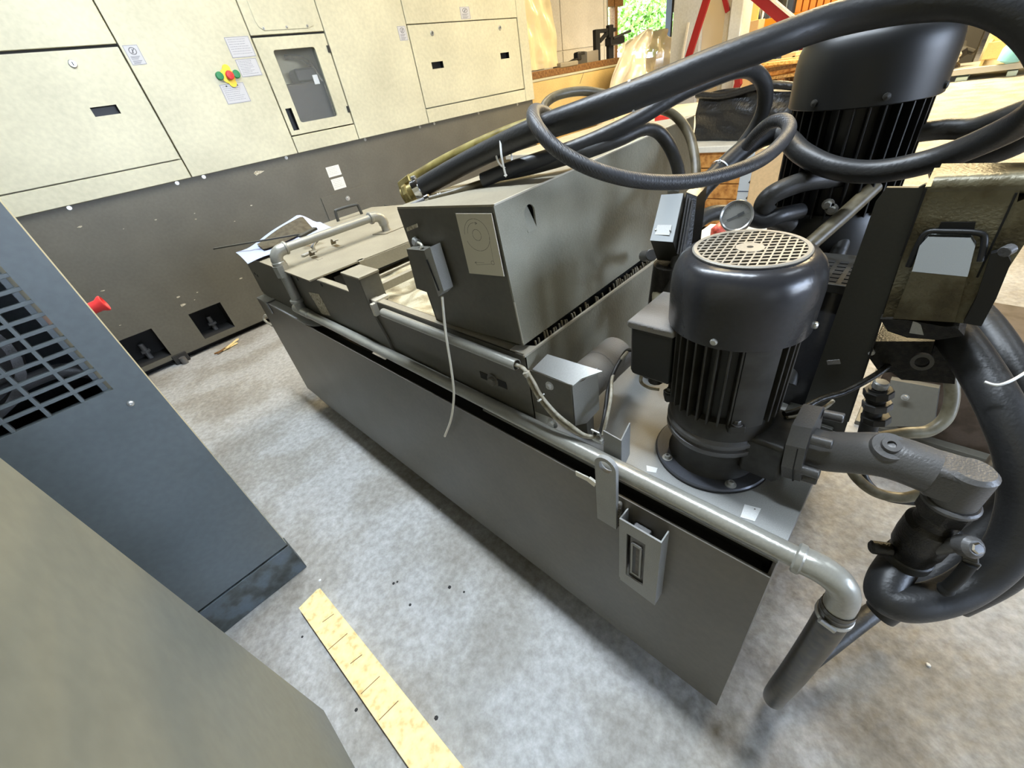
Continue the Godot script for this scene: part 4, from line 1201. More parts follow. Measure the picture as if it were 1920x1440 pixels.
# ---------------------------------------------------------------- rigid pipe along the tank
func make_pipework() -> void:
	var p := thing("coolant_pipe", "long grey steel coolant pipe lying along the tank wall and rising to the lid", "pipe", Vector3(0.525, 0.78, -1.0))
	var xc := 0.524
	var yc := 0.808
	var r := 0.0182
	obj("long_pipe", MB.new().rod(Vector3(xc, yc, -1.95), Vector3(xc, yc, 0.02), r, 28), M.pipe_grey, p)
	obj("tee", MB.new().rod(Vector3(xc, yc, -2.06), Vector3(xc, yc, -1.9), r + 0.0028, 24, 0.004).rod(Vector3(xc, yc, -1.985), Vector3(xc, yc + 0.055, -1.985), r + 0.0026, 24), M.pipe_grey, p)
	obj("collar", MB.new().rod(Vector3(xc, yc, -1.915), Vector3(xc, yc, -1.895), r + 0.0028, 24, 0.003), M.pipe_grey, p)
	obj("collar", MB.new().rod(Vector3(xc, yc + 0.045, -1.985), Vector3(xc, yc + 0.062, -1.985), r + 0.012, 24, 0.003), M.pipe_grey, p)
	obj("riser", MB.new().rod(Vector3(xc, yc + 0.05, -1.985), Vector3(xc, 1.0, -1.98), r + 0.003, 24), M.pipe_grey, p)
	obj("union_nut", MB.new().rod(Vector3(xc, 0.98, -1.98), Vector3(xc, 1.03, -1.98), r + 0.014, 8).rod(Vector3(xc, 1.02, -1.98), Vector3(xc, 1.045, -1.98), r + 0.010, 20, 0.003), M.pipe_grey, p)
	obj("elbow", MB.new().tube([Vector3(xc, 1.04, -1.98), Vector3(xc, 1.055, -1.98), Vector3(xc + 0.007, 1.072, -1.978), Vector3(xc + 0.022, 1.083, -1.976), Vector3(xc + 0.05, 1.087, -1.974)], r + 0.007, 22, 5), M.pipe_grey, p)
	obj("collar", MB.new().rod(Vector3(xc + 0.045, 1.087, -1.974), Vector3(xc + 0.058, 1.087, -1.974), r + 0.010, 24, 0.003), M.pipe_grey, p)
	obj("cross_pipe", MB.new().rod(Vector3(xc + 0.05, 1.087, -1.974), Vector3(1.01, 1.088, -1.966), r, 24), M.pipe_grey, p)
	obj("collar", MB.new().rod(Vector3(0.992, 1.088, -1.966), Vector3(1.006, 1.088, -1.966), r + 0.010, 24, 0.003), M.pipe_grey, p)
	obj("elbow", MB.new().tube([Vector3(1.0, 1.088, -1.966), Vector3(1.025, 1.087, -1.966), Vector3(1.045, 1.078, -1.966), Vector3(1.056, 1.06, -1.964), Vector3(1.058, 1.04, -1.962)], r + 0.006, 22, 5), M.pipe_grey, p)
	obj("drop_pipe", MB.new().rod(Vector3(1.058, 1.045, -1.962), Vector3(1.058, YR + 0.008, -1.96), r + 0.002, 22), M.pipe_grey, p)
	obj("foot_plate", MB.new().prism([Vector3(0.99, YR + 0.008, -1.985), Vector3(1.02, YR + 0.008, -1.91), Vector3(1.20, YR + 0.008, -1.92), Vector3(1.17, YR + 0.008, -2.0)], Vector3(0, 0.004, 0)), M.lid_grey, p)
	# near elbow
	var z0 := 0.012
	obj("bend_collar", MB.new().rod(Vector3(xc, yc, z0), Vector3(xc, yc, z0 + 0.014), r + 0.0075, 26, 0.003), M.pipe_grey, p)
	obj("bend", MB.new().tube([Vector3(xc, yc, z0 + 0.008), Vector3(xc + 0.001, yc, z0 + 0.035), Vector3(xc + 0.002, yc - 0.012, z0 + 0.062), Vector3(xc + 0.003, yc - 0.04, z0 + 0.076), Vector3(xc + 0.004, yc - 0.085, z0 + 0.079)], r + 0.0045, 26, 6), M.pipe_grey, p)
	obj("bend_bead", MB.new().rod(Vector3(xc + 0.004, yc - 0.088, z0 + 0.079), Vector3(xc + 0.004, yc - 0.078, z0 + 0.079), r + 0.007, 26, 0.003), M.cast_grey, p)
	# drain hose from the bend to the floor
	var h := thing("drain_hose", "black ribbed drain hose hanging from the pipe bend down to the floor", "hose", Vector3(0.6, 0, 0.12))
	var hs := [Vector3(xc + 0.004, yc - 0.07, z0 + 0.079), Vector3(xc + 0.006, 0.62, 0.092), Vector3(0.545, 0.42, 0.092), Vector3(0.575, 0.22, 0.092), Vector3(0.61, 0.10, 0.098), Vector3(0.67, 0.045, 0.112)]
	obj("tube", MB.new().tube(hs, 0.0245, 24, 8), M.rubber_oily, h)
	obj("hose_clip", MB.new().rod(Vector3(xc + 0.005, 0.702, 0.0915), Vector3(xc + 0.005, 0.713, 0.0912), 0.027, 24, 0.001), M.steel_light, h)
	obj("clip_screw", MB.new().rod(Vector3(xc - 0.024, 0.715, 0.075), Vector3(xc - 0.022, 0.705, 0.098), 0.005, 8), M.zinc, h)
	# cable conduit along the trough side
	var t := thing("conduit_tube", "open-ended grey conduit tube along the trough side, cables coming out", "conduit", Vector3(0.53, 0.97, -0.87))
	var tx := XT - 0.017
	obj("tube", MB.new().pipe(Vector3(tx, 0.985, -1.165), Vector3(tx, 0.983, -0.585), 0.0135, 0.0022, 22), M.pipe_grey, t)
	obj("end_cap", MB.new().rod(Vector3(tx, 0.985, -1.166), Vector3(tx, 0.985, -1.16), 0.0134, 22, 0.002), M.pipe_grey, t)
	obj("bore", MB.new().rod(Vector3(tx, 0.985, -1.15), Vector3(tx, 0.983, -0.62), 0.0112, 16), M.dark, t)

func motor_fins(th: Node, x: float, z: float, r0: float, r1: float, y0: float, y1: float, n: int, skip: Callable, m: Material) -> void:
	for k in n:
		var a := TAU * (k + 0.5) / n
		if skip.call(a):
			continue
		var d := Vector3(cos(a), 0, sin(a))
		var s := Vector3(-sin(a), 0, cos(a))
		var c := Vector3(x, (y0 + y1) / 2, z) + d * (r0 + r1) / 2
		obj("fin", MB.new().box(c, Vector3(r1 - r0, y1 - y0, 0.0045), 0.0012, Basis(d, Vector3.UP, -s)), m, th)

# ---------------------------------------------------------------- front pump motor
func make_motor_front() -> void:
	var x := 0.723
	var z := -0.197
	var o := Vector3(x, 0, z)
	var m := thing("pump_motor", "black electric pump motor with a domed fan cover and pale grille, on the near deck", "motor", Vector3(x, YT, z))
	# flange on the deck
	obj("deck_flange", MB.new().lathe([Vector2(0.05, YT), Vector2(0.1185, YT), Vector2(0.119, YT + 0.006), Vector2(0.1165, YT + 0.0095), Vector2(0.05, YT + 0.0095)], o, Vector3.UP, 56, 0.3), M.flange_grey, m)
	obj("flange_gasket", MB.new().lathe([Vector2(0.1195, YT), Vector2(0.1205, YT + 0.005), Vector2(0.1190, YT + 0.006)], o, Vector3.UP, 56), M.dark, m)
	for a in [2.41, 3.83, 5.2, 0.4, 1.35]:
		# spread round the flange; two of them show
		obj("flange_screw", MB.new().lathe([Vector2(0.011, 0), Vector2(0.011, 0.002), Vector2(0, 0.002)], o + Vector3(cos(a) * 0.104, YT + 0.009, sin(a) * 0.104), Vector3.UP, 16).cap(o + Vector3(cos(a) * 0.104, YT + 0.010, sin(a) * 0.104), Vector3.UP, 0.0065, 0.009), M.steel_light, m)
	# pump bell, ring, motor shield
	obj("pump_bell", MB.new().lathe([Vector2(0.092, YT + 0.008), Vector2(0.086, YT + 0.02), Vector2(0.084, YT + 0.075), Vector2(0.088, YT + 0.085)], o, Vector3.UP, 44), M.motor_dark, m)
	obj("joint_ring", MB.new().lathe([Vector2(0.088, 0.840), Vector2(0.097, 0.842), Vector2(0.101, 0.848), Vector2(0.101, 0.858), Vector2(0.096, 0.860), Vector2(0.096, 0.864), Vector2(0.101, 0.868), Vector2(0.101, 0.876), Vector2(0.094, 0.884)], o, Vector3.UP, 44), M.cast_grey, m)
	obj("end_shield", MB.new().lathe([Vector2(0.09, 0.88), Vector2(0.098, 0.886), Vector2(0.100, 0.915), Vector2(0.095, 0.93), Vector2(0.085, 0.935)], o, Vector3.UP, 44), M.motor_dark, m)
	obj("stator_body", MB.new().lathe([Vector2(0.084, 0.925), Vector2(0.084, 1.112)], o, Vector3.UP, 40), M.motor_black, m)
	motor_fins(m, x, z, 0.082, 0.1045, 0.928, 1.11, 34, func(a): return a > 2.08 and a < 2.66, M.motor_dark)
	# smooth plate area facing the viewer's right
	obj("name_plate_pad", MB.new().lathe([Vector2(0.1, 0.925), Vector2(0.105, 0.93), Vector2(0.105, 1.105), Vector2(0.1, 1.11)], o, Vector3.UP, 10, 0.6, 2.06, 2.61), M.motor_dark, m)
	for a in [2.55, 4.1]:
		obj("foot_boss", MB.new().box(o + Vector3(cos(a) * 0.100, 0.93, sin(a) * 0.100), Vector3(0.026, 0.02, 0.03), 0.004, Basis(Vector3.UP, -a)), M.motor_dark, m)
		obj("tie_bolt", MB.new().bolt(o + Vector3(cos(a) * 0.103, 0.94, sin(a) * 0.103), Vector3.UP, 0.006, 0.01), M.cast_grey, m)
	# fan cover
	var cover := [Vector2(0.1125, 1.102), Vector2(0.1150, 1.104), Vector2(0.1158, 1.15), Vector2(0.1160, 1.172), Vector2(0.1150, 1.188), Vector2(0.1118, 1.203), Vector2(0.1062, 1.215), Vector2(0.0985, 1.2235), Vector2(0.0905, 1.2275), Vector2(0.0865, 1.2285)]
	var fc := obj("fan_cover", MB.new().lathe(cover, o, Vector3.UP, 64, 0.7), M.motor_paint, m)
	for a in [3.10, 1.55, 4.7, 0.0]:
		obj("cover_screw", MB.new().lathe([Vector2(0.006, 0), Vector2(0.006, 0.003), Vector2(0.004, 0.005), Vector2(0, 0.005)], o + Vector3(cos(a) * 0.1152, 1.117, sin(a) * 0.1152), Vector3(cos(a), 0, sin(a)), 12), M.zinc, fc)
	obj("grille_ring", MB.new().lathe([Vector2(0.0785, 1.229), Vector2(0.0855, 1.229), Vector2(0.0862, 1.2315), Vector2(0.0840, 1.2335), Vector2(0.0785, 1.2325), Vector2(0.0785, 1.229)], o, Vector3.UP, 56), M.grille_tan, fc)
	obj("rim_groove", MB.new().lathe([Vector2(0.0868, 1.2282), Vector2(0.0868, 1.2298), Vector2(0.0860, 1.2302)], o, Vector3.UP, 56), M.dark, fc)
	# grille: straight bars one way, short cross bars the other, a hub plate in the middle
	var gu := Vector3(0.993, 0, -0.121)
	var gw := Vector3(0.456, 0, 0.89)
	var gr := MB.new()
	var gt := o + Vector3(0, 1.2305, 0)
	var across := Vector3(-gu.z, 0, gu.x)
	var lengthwise := Vector3(-gw.z, 0, gw.x)
	for k in range(-6, 7):
		# broad bars, then the short thin ones that cross them
		var off := k * 0.0118
		var half := sqrt(maxf(0.0, 0.0805 * 0.0805 - off * off))
		gr.bar(gt + across * off - gu * half, gt + across * off + gu * half, 0.0026, 0.0028)
	for k in range(-6, 7):
		var off := k * 0.0128
		var half := sqrt(maxf(0.0, 0.0805 * 0.0805 - off * off))
		gr.bar(gt + lengthwise * off - gw * half, gt + lengthwise * off + gw * half, 0.0044, 0.0024)
	obj("fan_grille", gr, M.grille_tan, fc, "pale stamped grille on top of the fan cover")
	# stamped rim filling the corners of the bar pattern
	obj("hub_plate", MB.new().lathe([Vector2(0.0, 1.2292), Vector2(0.021, 1.2292), Vector2(0.021, 1.2322), Vector2(0.004, 1.2325), Vector2(0.0035, 1.231), Vector2(0, 1.231)], o, Vector3.UP, 32), M.grille_tan, fc)
	obj("hub_hole", MB.new().lathe([Vector2(0.005, 1.2326), Vector2(0.0, 1.2328)], o, Vector3.UP, 14), M.dark, fc)
	obj("fan_inside", MB.new().lathe([Vector2(0.0, 1.205), Vector2(0.105, 1.205)], o, Vector3.UP, 24), M.dark, fc)
	# terminal box on the far-left side
	var tb := obj("terminal_box", MB.new().bb(Vector3(0.655, 0.955, -0.372), Vector3(0.79, 1.075, -0.278), 0.01), M.motor_black, m)
	obj("box_cover", MB.new().bb(Vector3(0.648, 1.073, -0.376), Vector3(0.80, 1.092, -0.275), 0.006), M.cast_dust, tb)
	obj("neck", MB.new().bb(Vector3(0.68, 0.97, -0.29), Vector3(0.77, 1.07, -0.262)), M.motor_black, tb)
	obj("gland", MB.new().rod(Vector3(0.70, 0.955, -0.33), Vector3(0.70, 0.925, -0.33), 0.016, 10).rod(Vector3(0.74, 0.955, -0.33), Vector3(0.74, 0.925, -0.33), 0.012, 10), M.cable_black, tb)
	# outlet: pump block, flange with cap screws, bend with plug boss
	var blk := obj("outlet_block", MB.new().bb(Vector3(0.665, 0.795, -0.13), Vector3(0.785, 0.895, -0.055), 0.01), M.motor_dark, m)
	var ff := obj("outlet_flange", MB.new().prism(ring_flange(Vector3(0.722, 0.868, -0.058)), Vector3(0, 0.006, 0.030), [], 0.5), M.cast_grey, m)
	obj("flange_gap", MB.new().prism(ring_flange(Vector3(0.722, 0.868, -0.040), 1.01), Vector3(0, 0.0004, 0.002), [], 0.5), M.dark, ff)
	for q in [[0.685, 0.923], [0.672, 0.858], [0.70, 0.815], [0.775, 0.915]]:
		obj("cap_screw", MB.new().cap(Vector3(q[0], q[1], -0.030), Vector3(0, 0.12, 1), 0.0095, 0.030), M.cast_grey, ff)
	var bend := [Vector3(0.724, 0.868, -0.035), Vector3(0.724, 0.874, -0.005), Vector3(0.722, 0.892, 0.03), Vector3(0.720, 0.908, 0.06), Vector3(0.720, 0.912, 0.09), Vector3(0.720, 0.909, 0.128)]
	var ob := obj("outlet_bend", MB.new().tube(bend, [0.040, 0.037, 0.036, 0.037, 0.0365, 0.036], 28, 6), M.cast_grey, m)
	var pb := Vector3(0.712, 0.930, 0.066)
	var pd := Vector3(-0.32, 0.93, 0.12).normalized()
	obj("plug_boss", MB.new().lathe([Vector2(0.026, -0.012), Vector2(0.025, 0.010), Vector2(0.0235, 0.014), Vector2(0.013, 0.014), Vector2(0.013, 0.018), Vector2(0.0125, 0.020), Vector2(0.006, 0.020), Vector2(0.006, 0.012), Vector2(0, 0.012)], pb, pd, 30), M.cast_grey, ob)

func ring_flange(c: Vector3, f := 1.0) -> Array:
	var o := []
	for p in [[-0.030, 0.066], [0.040, 0.066], [0.062, 0.050], [0.066, -0.03], [0.05, -0.062], [-0.012, -0.070], [-0.045, -0.052], [-0.062, -0.01], [-0.055, 0.038]]:
		o.append(c + Vector3(p[0], p[1], -0.1 * p[1]) * f)
	return o

# ---------------------------------------------------------------- rear pump motor
func make_motor_rear() -> void:
	var x := 1.382
	var z := -0.204
	var o := Vector3(x, 0, z)
	var m := thing("pump_motor", "taller matt black pump motor at the back of the deck, behind the thick hoses", "motor", Vector3(x, YT, z))
	obj("fan_cover", MB.new().lathe([Vector2(0.139, 1.349), Vector2(0.142, 1.351), Vector2(0.1425, 1.40), Vector2(0.1425, 1.432), Vector2(0.1405, 1.452), Vector2(0.135, 1.469), Vector2(0.126, 1.481), Vector2(0.112, 1.489), Vector2(0.1, 1.492)], o, Vector3.UP, 60, 0.7), M.matt_black, m)
	obj("fan_grille", MB.new().lathe([Vector2(0.0, 1.489), Vector2(0.1, 1.491), Vector2(0.1, 1.495), Vector2(0, 1.495)], o, Vector3.UP, 40), M.motor_dark, m)
	obj("stator_body", MB.new().lathe([Vector2(0.108, 1.10), Vector2(0.108, 1.36)], o, Vector3.UP, 40), M.matt_black, m)
	motor_fins(m, x, z, 0.106, 0.131, 1.12, 1.352, 30, func(a): return false, M.matt_black)
	obj("end_shield", MB.new().lathe([Vector2(0.10, 0.97), Vector2(0.125, 0.99), Vector2(0.133, 1.02), Vector2(0.133, 1.10), Vector2(0.12, 1.125)], o, Vector3.UP, 44), M.matt_black, m)
	obj("pump_bell", MB.new().lathe([Vector2(0.16, YT), Vector2(0.16, YT + 0.02), Vector2(0.115, YT + 0.03), Vector2(0.105, 0.975)], o, Vector3.UP, 44), M.matt_black, m)
	for a in [2.7, 3.6, 1.75]:
		obj("cover_screw", MB.new().lathe([Vector2(0.007, 0), Vector2(0.007, 0.004), Vector2(0, 0.006)], o + Vector3(cos(a) * 0.142, 1.365, sin(a) * 0.142), Vector3(cos(a), 0, sin(a)), 12), M.motor_dark, m)
	for q in [[1553, 383], [1560, 392]]:
		obj("body_screw", MB.new().bolt(X(q[0], q[1], 1.235), Vector3(-1, 0, 0), 0.008, 0.01), M.zinc, m)
	# lower flat shelf behind the front motor
	var s := thing("perforated_shelf", "small dark perforated shelf and pump block between the two motors", "shelf", Vector3(1.06, YT, -0.2))
	var sh := MB.new()
	var c := X(1570, 515, 1.02)
	sh.box(c + Vector3(0.04, -0.012, 0), Vector3(0.17, 0.02, 0.17), 0.003)
	obj("shelf_plate", sh, M.motor_dark, s)
	var hl := MB.new()
	for i in 6:
		for j in 5:
			hl.box(c + Vector3(-0.03 + i * 0.02, -0.001, -0.05 + j * 0.024), Vector3(0.011, 0.002, 0.015))
	obj("slot_pattern", hl, M.dark, s)
	obj("pump_housing", MB.new().lathe([Vector2(0.085, YT), Vector2(0.085, c.y - 0.07), Vector2(0.06, c.y - 0.03), Vector2(0.06, c.y - 0.02)], Vector3(c.x + 0.04, 0, c.z), Vector3.UP, 28), M.motor_paint, s)

# ---------------------------------------------------------------- brackets, connectors, small fittings
func make_fittings() -> void:
	# bent cover plate with a round sensor can, at the trough corner
	var cp := thing("sensor_cover", "folded grey cover plate with a round sensor can behind it, at the trough corner", "cover", Vector3(0.62, YT, -0.5))
	var A := Vector3(0.552, 0.975, -0.562)
	var B := Vector3(0.555, 0.968, -0.440)
	var prof := [Vector3(0.551, 0.958, -0.575), Vector3(0.551, 0.962, -0.45), Vector3(0.551, 0.84, -0.45), Vector3(0.551, 0.83, -0.575)]
	obj("side_sheet", MB.new().prism(prof, Vector3(0.004, 0, 0)), M.tank_grey, cp)
	obj("top_flange", MB.new().prism([Vector3(0.551, 0.962, -0.56), Vector3(0.592, 0.985, -0.545), Vector3(0.600, 0.985, -0.402), Vector3(0.575, 0.964, -0.437), Vector3(0.551, 0.962, -0.446)], Vector3(0, 0.004, 0)), M.steel_light, cp)
	obj("end_sheet", MB.new().prism([Vector3(0.553, 0.962, -0.448), Vector3(0.578, 0.964, -0.435), Vector3(0.600, 0.984, -0.402), Vector3(0.600, 0.86, -0.402), Vector3(0.578, 0.83, -0.435), Vector3(0.553, 0.835, -0.448)], Vector3(0.002, 0, -0.003)), M.plate_grey, cp)
	obj("cover_bolt", MB.new().bolt(X(1031, 723, 0.551), Vector3(-1, 0, 0), 0.007, 0.008), M.zinc, cp)
	obj("sensor_can", MB.new().rod(Vector3(0.60, 0.905, -0.478), Vector3(0.785, 0.905, -0.478), 0.047, 32, 0.004), M.cast_dust, cp)
	obj("can_band", MB.new().rod(Vector3(0.70, 0.905, -0.478), Vector3(0.712, 0.905, -0.478), 0.0482, 32, 0.001), M.cast_dust, cp)
	obj("can_gland", MB.new().rod(Vector3(0.785, 0.885, -0.465), Vector3(0.80, 0.88, -0.46), 0.014, 12, 0.002), M.cast_grey, cp)
	obj("can_bracket", MB.new().bb(Vector3(0.60, YT, -0.50), Vector3(0.63, 0.89, -0.45), 0.002), M.tank_grey, cp)
	# cable saddle bracket at the lug
	var br := thing("angle_bracket", "small upright folded angle bracket behind the lifting lug, with a cable saddle", "bracket", Vector3(0.55, YT, -0.34))
	obj("upright", MB.new().prism([Vector3(0.552, YT, -0.372), Vector3(0.552, 0.868, -0.372), Vector3(0.552, 0.862, -0.328), Vector3(0.552, YT, -0.328)], Vector3(0.003, 0, 0)).prism([Vector3(0.553, YT, -0.330), Vector3(0.553, 0.862, -0.330), Vector3(0.588, 0.886, -0.330), Vector3(0.588, YT + 0.03, -0.330)], Vector3(0, 0, 0.003)), M.plate_grey, br)
	var sc := X(1118, 812, 0.548)
	obj("saddle", MB.new().box(sc, Vector3(0.004, 0.022, 0.022), 0.001, Basis(Vector3(0, 0, 1), 0.4)).box(sc + Vector3(0, -0.018, 0.004), Vector3(0.012, 0.012, 0.028), 0.003), M.steel_light, br)
	obj("saddle_screw", MB.new().lathe([Vector2(0.004, 0), Vector2(0.004, 0.003), Vector2(0, 0.003)], sc + Vector3(-0.003, 0.001, 0), Vector3(-1, 0.4, 0), 10), M.dark, br)
	# flat dark post bar
	var xp := 0.93
	var post := thing("mounting_post", "flat dark steel post with a chamfered top, standing right of the front motor", "post", Vector3(xp, YT, -0.05))
	var pp := [X(1500, 782, xp), X(1588, 800, xp), X(1736, 345, xp), X(1722, 352, xp), X(1662, 352, xp), X(1642, 378, xp)]
	for k in 2:
		pp[k].y = YT
	obj("bar", MB.new().prism(pp, Vector3(0.010, 0, 0)), M.bracket_dark, post)
	obj("base", MB.new().bb(Vector3(xp - 0.01, YT, -0.11), Vector3(xp + 0.08, YT + 0.01, -0.01), 0.002), M.bracket_dark, post)
	obj("edge", MB.new().bar(X(1737, 345, xp - 0.002), X(1590, 790, xp - 0.002), 0.003, 0.004, Vector3.RIGHT), M.oily_black, post)
	obj("slot_mark", MB.new().bar(X(1551, 680, xp - 0.002), X(1575, 678, xp - 0.002), 0.010, 0.002, Vector3.RIGHT), M.cast_dust, post)
	# multi-pole connector housing on the post
	var xc := 0.915
	var cn := thing("plug_connector", "grimy khaki multi-pole plug connector housing with a pale lid, on the dark post", "connector", Vector3(xc + 0.03, 1.02, 0.04))
	var hood := [X(1735, 350, xc), X(1915, 345, xc), X(1902, 400, xc), X(1815, 606, xc), X(1652, 602, xc)]
	obj("hood", MB.new().prism(hood, Vector3(0.075, 0.01, 0)), M.connector, cn)
	var ta := X(1744, 346, xc)
	var tb := X(1990, 338, xc)
	obj("hood_top", MB.new().tube([ta + Vector3(0.012, -0.004, 0.002), tb + Vector3(0.012, -0.004, 0)], 0.014, 14, 1).bb(Vector3(xc + 0.01, ta.y - 0.012, ta.z + 0.002), Vector3(xc + 0.09, ta.y + 0.010, tb.z)), M.connector, cn)
	obj("hood_right", MB.new().prism([X(1880, 390, xc), X(1990, 345, xc), X(1985, 360, xc), X(1880, 520, xc), X(1850, 520, xc)], Vector3(0.07, 0.01, 0)), M.connector, cn)
	obj("hood_seam", MB.new().bar(X(1906, 362, xc - 0.001), X(1832, 520, xc - 0.001), 0.0025, 0.002, Vector3.RIGHT), M.dark, cn)
	obj("hood_seam", MB.new().bar(X(1737, 352, xc - 0.001), X(1690, 480, xc - 0.001), 0.003, 0.003, Vector3.RIGHT), M.dark, cn)
	obj("vent_slot", MB.new().prism([X(1765, 416, xc - 0.001), X(1830, 416, xc - 0.001), X(1826, 431, xc - 0.001), X(1758, 430, xc - 0.001)], Vector3(-0.001, 0, 0)), M.dark, cn)
	var lid := [X(1738, 444, xc - 0.012), X(1822, 446, xc - 0.012), X(1828, 470, xc - 0.016), X(1813, 518, xc - 0.022), X(1709, 509, xc - 0.022), X(1722, 470, xc - 0.016)]
	obj("pale_lid", MB.new().prism([X(1740, 444, xc - 0.010), X(1820, 446, xc - 0.010), X(1828, 462, xc - 0.010), X(1814, 519, xc - 0.026), X(1710, 509, xc - 0.026), X(1724, 462, xc - 0.010)], Vector3(0.03, 0.004, 0)), M.connector_lid, cn, "pale dusty lid")
	obj("lid_apron", MB.new().prism([X(1709, 510, xc - 0.024), X(1813, 519, xc - 0.024), X(1790, 604, xc - 0.012), X(1674, 598, xc - 0.012)], Vector3(0.012, 0, 0)), M.connector, cn)
	obj("latch_frame", MB.new().tube([X(1703, 500, xc - 0.010), X(1722, 458, xc - 0.008), X(1738, 436, xc - 0.006), X(1770, 434, xc - 0.006), X(1835, 437, xc - 0.006), X(1846, 452, xc - 0.008), X(1838, 490, xc - 0.014)], 0.0042, 8, 4), M.black_plastic, cn)
	obj("lever", MB.new().prism([X(1858, 476, xc - 0.014), X(1885, 470, xc - 0.014), X(1896, 492, xc - 0.014), X(1868, 560, xc - 0.014), X(1840, 612, xc - 0.014), X(1806, 606, xc - 0.014), X(1830, 560, xc - 0.014)], Vector3(0.05, 0, 0)), M.black_plastic, cn)
	obj("lever_pin", MB.new().rod(X(1882, 473, xc - 0.018), X(1896, 466, xc - 0.006), 0.008, 12, 0.001), M.cast_grey, cn)
	obj("base_frame", MB.new().prism([X(1650, 598, xc - 0.006), X(1700, 600, xc - 0.012), X(1800, 612, xc - 0.012), X(1812, 622, xc - 0.008), X(1760, 634, xc - 0.006), X(1700, 634, xc - 0.006), X(1664, 622, xc - 0.004)], Vector3(0.09, 0.008, 0)), M.oily_black, cn)
	obj("worn_patch", MB.new().prism([X(1712, 602, xc - 0.0125), X(1726, 606, xc - 0.0125), X(1732, 628, xc - 0.0125), X(1705, 624, xc - 0.0125)], Vector3(-0.001, 0, 0)), M.steel_light, cn)
	# oily block with glands below the connector
	var blk := thing("gland_block", "oily black junction block with screwed glands, hanging below the plug connector", "junction block", Vector3(0.97, 0.85, 0.05))
	obj("block", MB.new().prism([X(1640, 640, 0.95), X(1752, 640, 0.95), X(1740, 690, 0.95), X(1650, 700, 0.95), X(1630, 672, 0.95)], Vector3(0.07, 0.01, 0)), M.oily_black, blk)
	obj("side_arm", MB.new().prism([X(1645, 665, 0.99), X(1800, 640, 0.99), X(1790, 720, 0.99), X(1690, 712, 0.99), X(1660, 690, 0.99)], Vector3(0.04, 0, 0)), M.oily_black, blk)
	obj("gland", MB.new().rod(X(1632, 656, 0.95), X(1634, 662, 0.93), 0.006, 10, 0.002), M.steel_light, blk)
	obj("ring", MB.new().lathe([Vector2(0.016, 0), Vector2(0.016, 0.01), Vector2(0.010, 0.01), Vector2(0.010, 0), Vector2(0.016, 0)], X(1728, 676, 0.93), Vector3(-1, 0.2, 0.1), 20), M.cast_grey, blk)
	# stacked couplings standing behind the outlet bend
	var cf := thing("screw_coupling", "dark stacked screw coupling standing behind the outlet bend of the front pump", "pipe fitting", Vector3(1.0, 0.78, 0.05))
	var ca := X(1640, 800, 0.98)
	var cb := X(1648, 728, 0.98)
	obj("stem", MB.new().rod(ca + Vector3(0, -0.08, 0), cb, 0.017, 18), M.cable_black, cf)
	for f in [0.15, 0.5, 0.8]:
		var c := ca.lerp(cb, f)
		obj("nut", MB.new().rod(c, c + (cb - ca).normalized() * 0.018, 0.026, 8, 0.002), M.cast_grey if f == 0.5 else M.motor_dark, cf)
	obj("cap", MB.new().rod(cb, cb + Vector3(0.0, 0.018, 0), 0.014, 12, 0.003), M.steel_light, cf)
	# pale switch box with its nameplate, tilted, between roll housing and motor
	var vb := thing("valve_box", "pale grey tilted valve box with a riveted nameplate, between roll housing and gauge", "valve box", Vector3(0.92, 1.08, -0.45))
	var q := [X(1241, 366, 0.945), X(1282, 363, 0.955), X(1262, 454, 0.875), X(1220, 452, 0.870)]
	var ex: Vector3 = Vector3(0.030, -0.055, 0.004)
	obj("case", MB.new().prism(q, ex), M.bracket_dark, vb)
	var off := Vector3(-0.0012, 0.0006, 0)
	obj("cover", MB.new().prism([q[0] + off, q[1] + off, q[2] + off, q[3] + off], Vector3(-0.0015, 0.0010, 0)), M.connector_lid, vb)
	var np := [q[0].lerp(q[3], 0.66).lerp(q[1].lerp(q[2], 0.66), 0.17), q[0].lerp(q[3], 0.66).lerp(q[1].lerp(q[2], 0.66), 0.82), q[0].lerp(q[3], 0.87).lerp(q[1].lerp(q[2], 0.87), 0.80), q[0].lerp(q[3], 0.87).lerp(q[1].lerp(q[2], 0.87), 0.15)]
	for k in 4:
		np[k] += Vector3(-0.003, 0.0018, 0)
	plate("nameplate", np[0], np[1], np[2], np[3], M.label_white, vb, 0.001)
	for k in 2:
		obj("nameplate_rivet", MB.new().lathe([Vector2(0.0025, 0), Vector2(0.002, 0.0015), Vector2(0, 0.002)], np[k].lerp(np[3 - k], 0.55) + Vector3(-0.001, 0.001, 0), Vector3(-0.8, 0.6, 0), 8), M.zinc, vb)
	obj("fin_block", MB.new().prism([q[1] + Vector3(0.006, 0.002, 0.003), q[1] + Vector3(0.02, -0.01, 0.022), q[2] + Vector3(0.035, -0.05, 0.022), q[2] + Vector3(0.012, -0.03, 0.003)], Vector3(0.05, 0.01, 0)), M.oily_black, vb)
	for k in 3:
		obj("cooling_rib", MB.new().bar(q[1] + Vector3(0.004, -0.004 - k * 0.006, 0.008 + k * 0.006), q[2] + Vector3(0.012, -0.03 - k * 0.006, 0.008 + k * 0.006), 0.002, 0.006, Vector3.RIGHT), M.cast_grey, vb)
	obj("stem", MB.new().rod(q[2] + Vector3(0.02, -0.06, -0.02), Vector3(0.93, YT, -0.46), 0.03, 14), M.oily_black, vb)
	obj("top_nut", MB.new().rod(X(1262, 362, 0.955), X(1264, 350, 0.965), 0.014, 6, 0.002), M.zinc, vb)
	obj("link_rod", MB.new().rod(X(1222, 478, 0.93), X(1208, 480, 1.02), 0.015, 12, 0.002), M.cast_grey, vb)
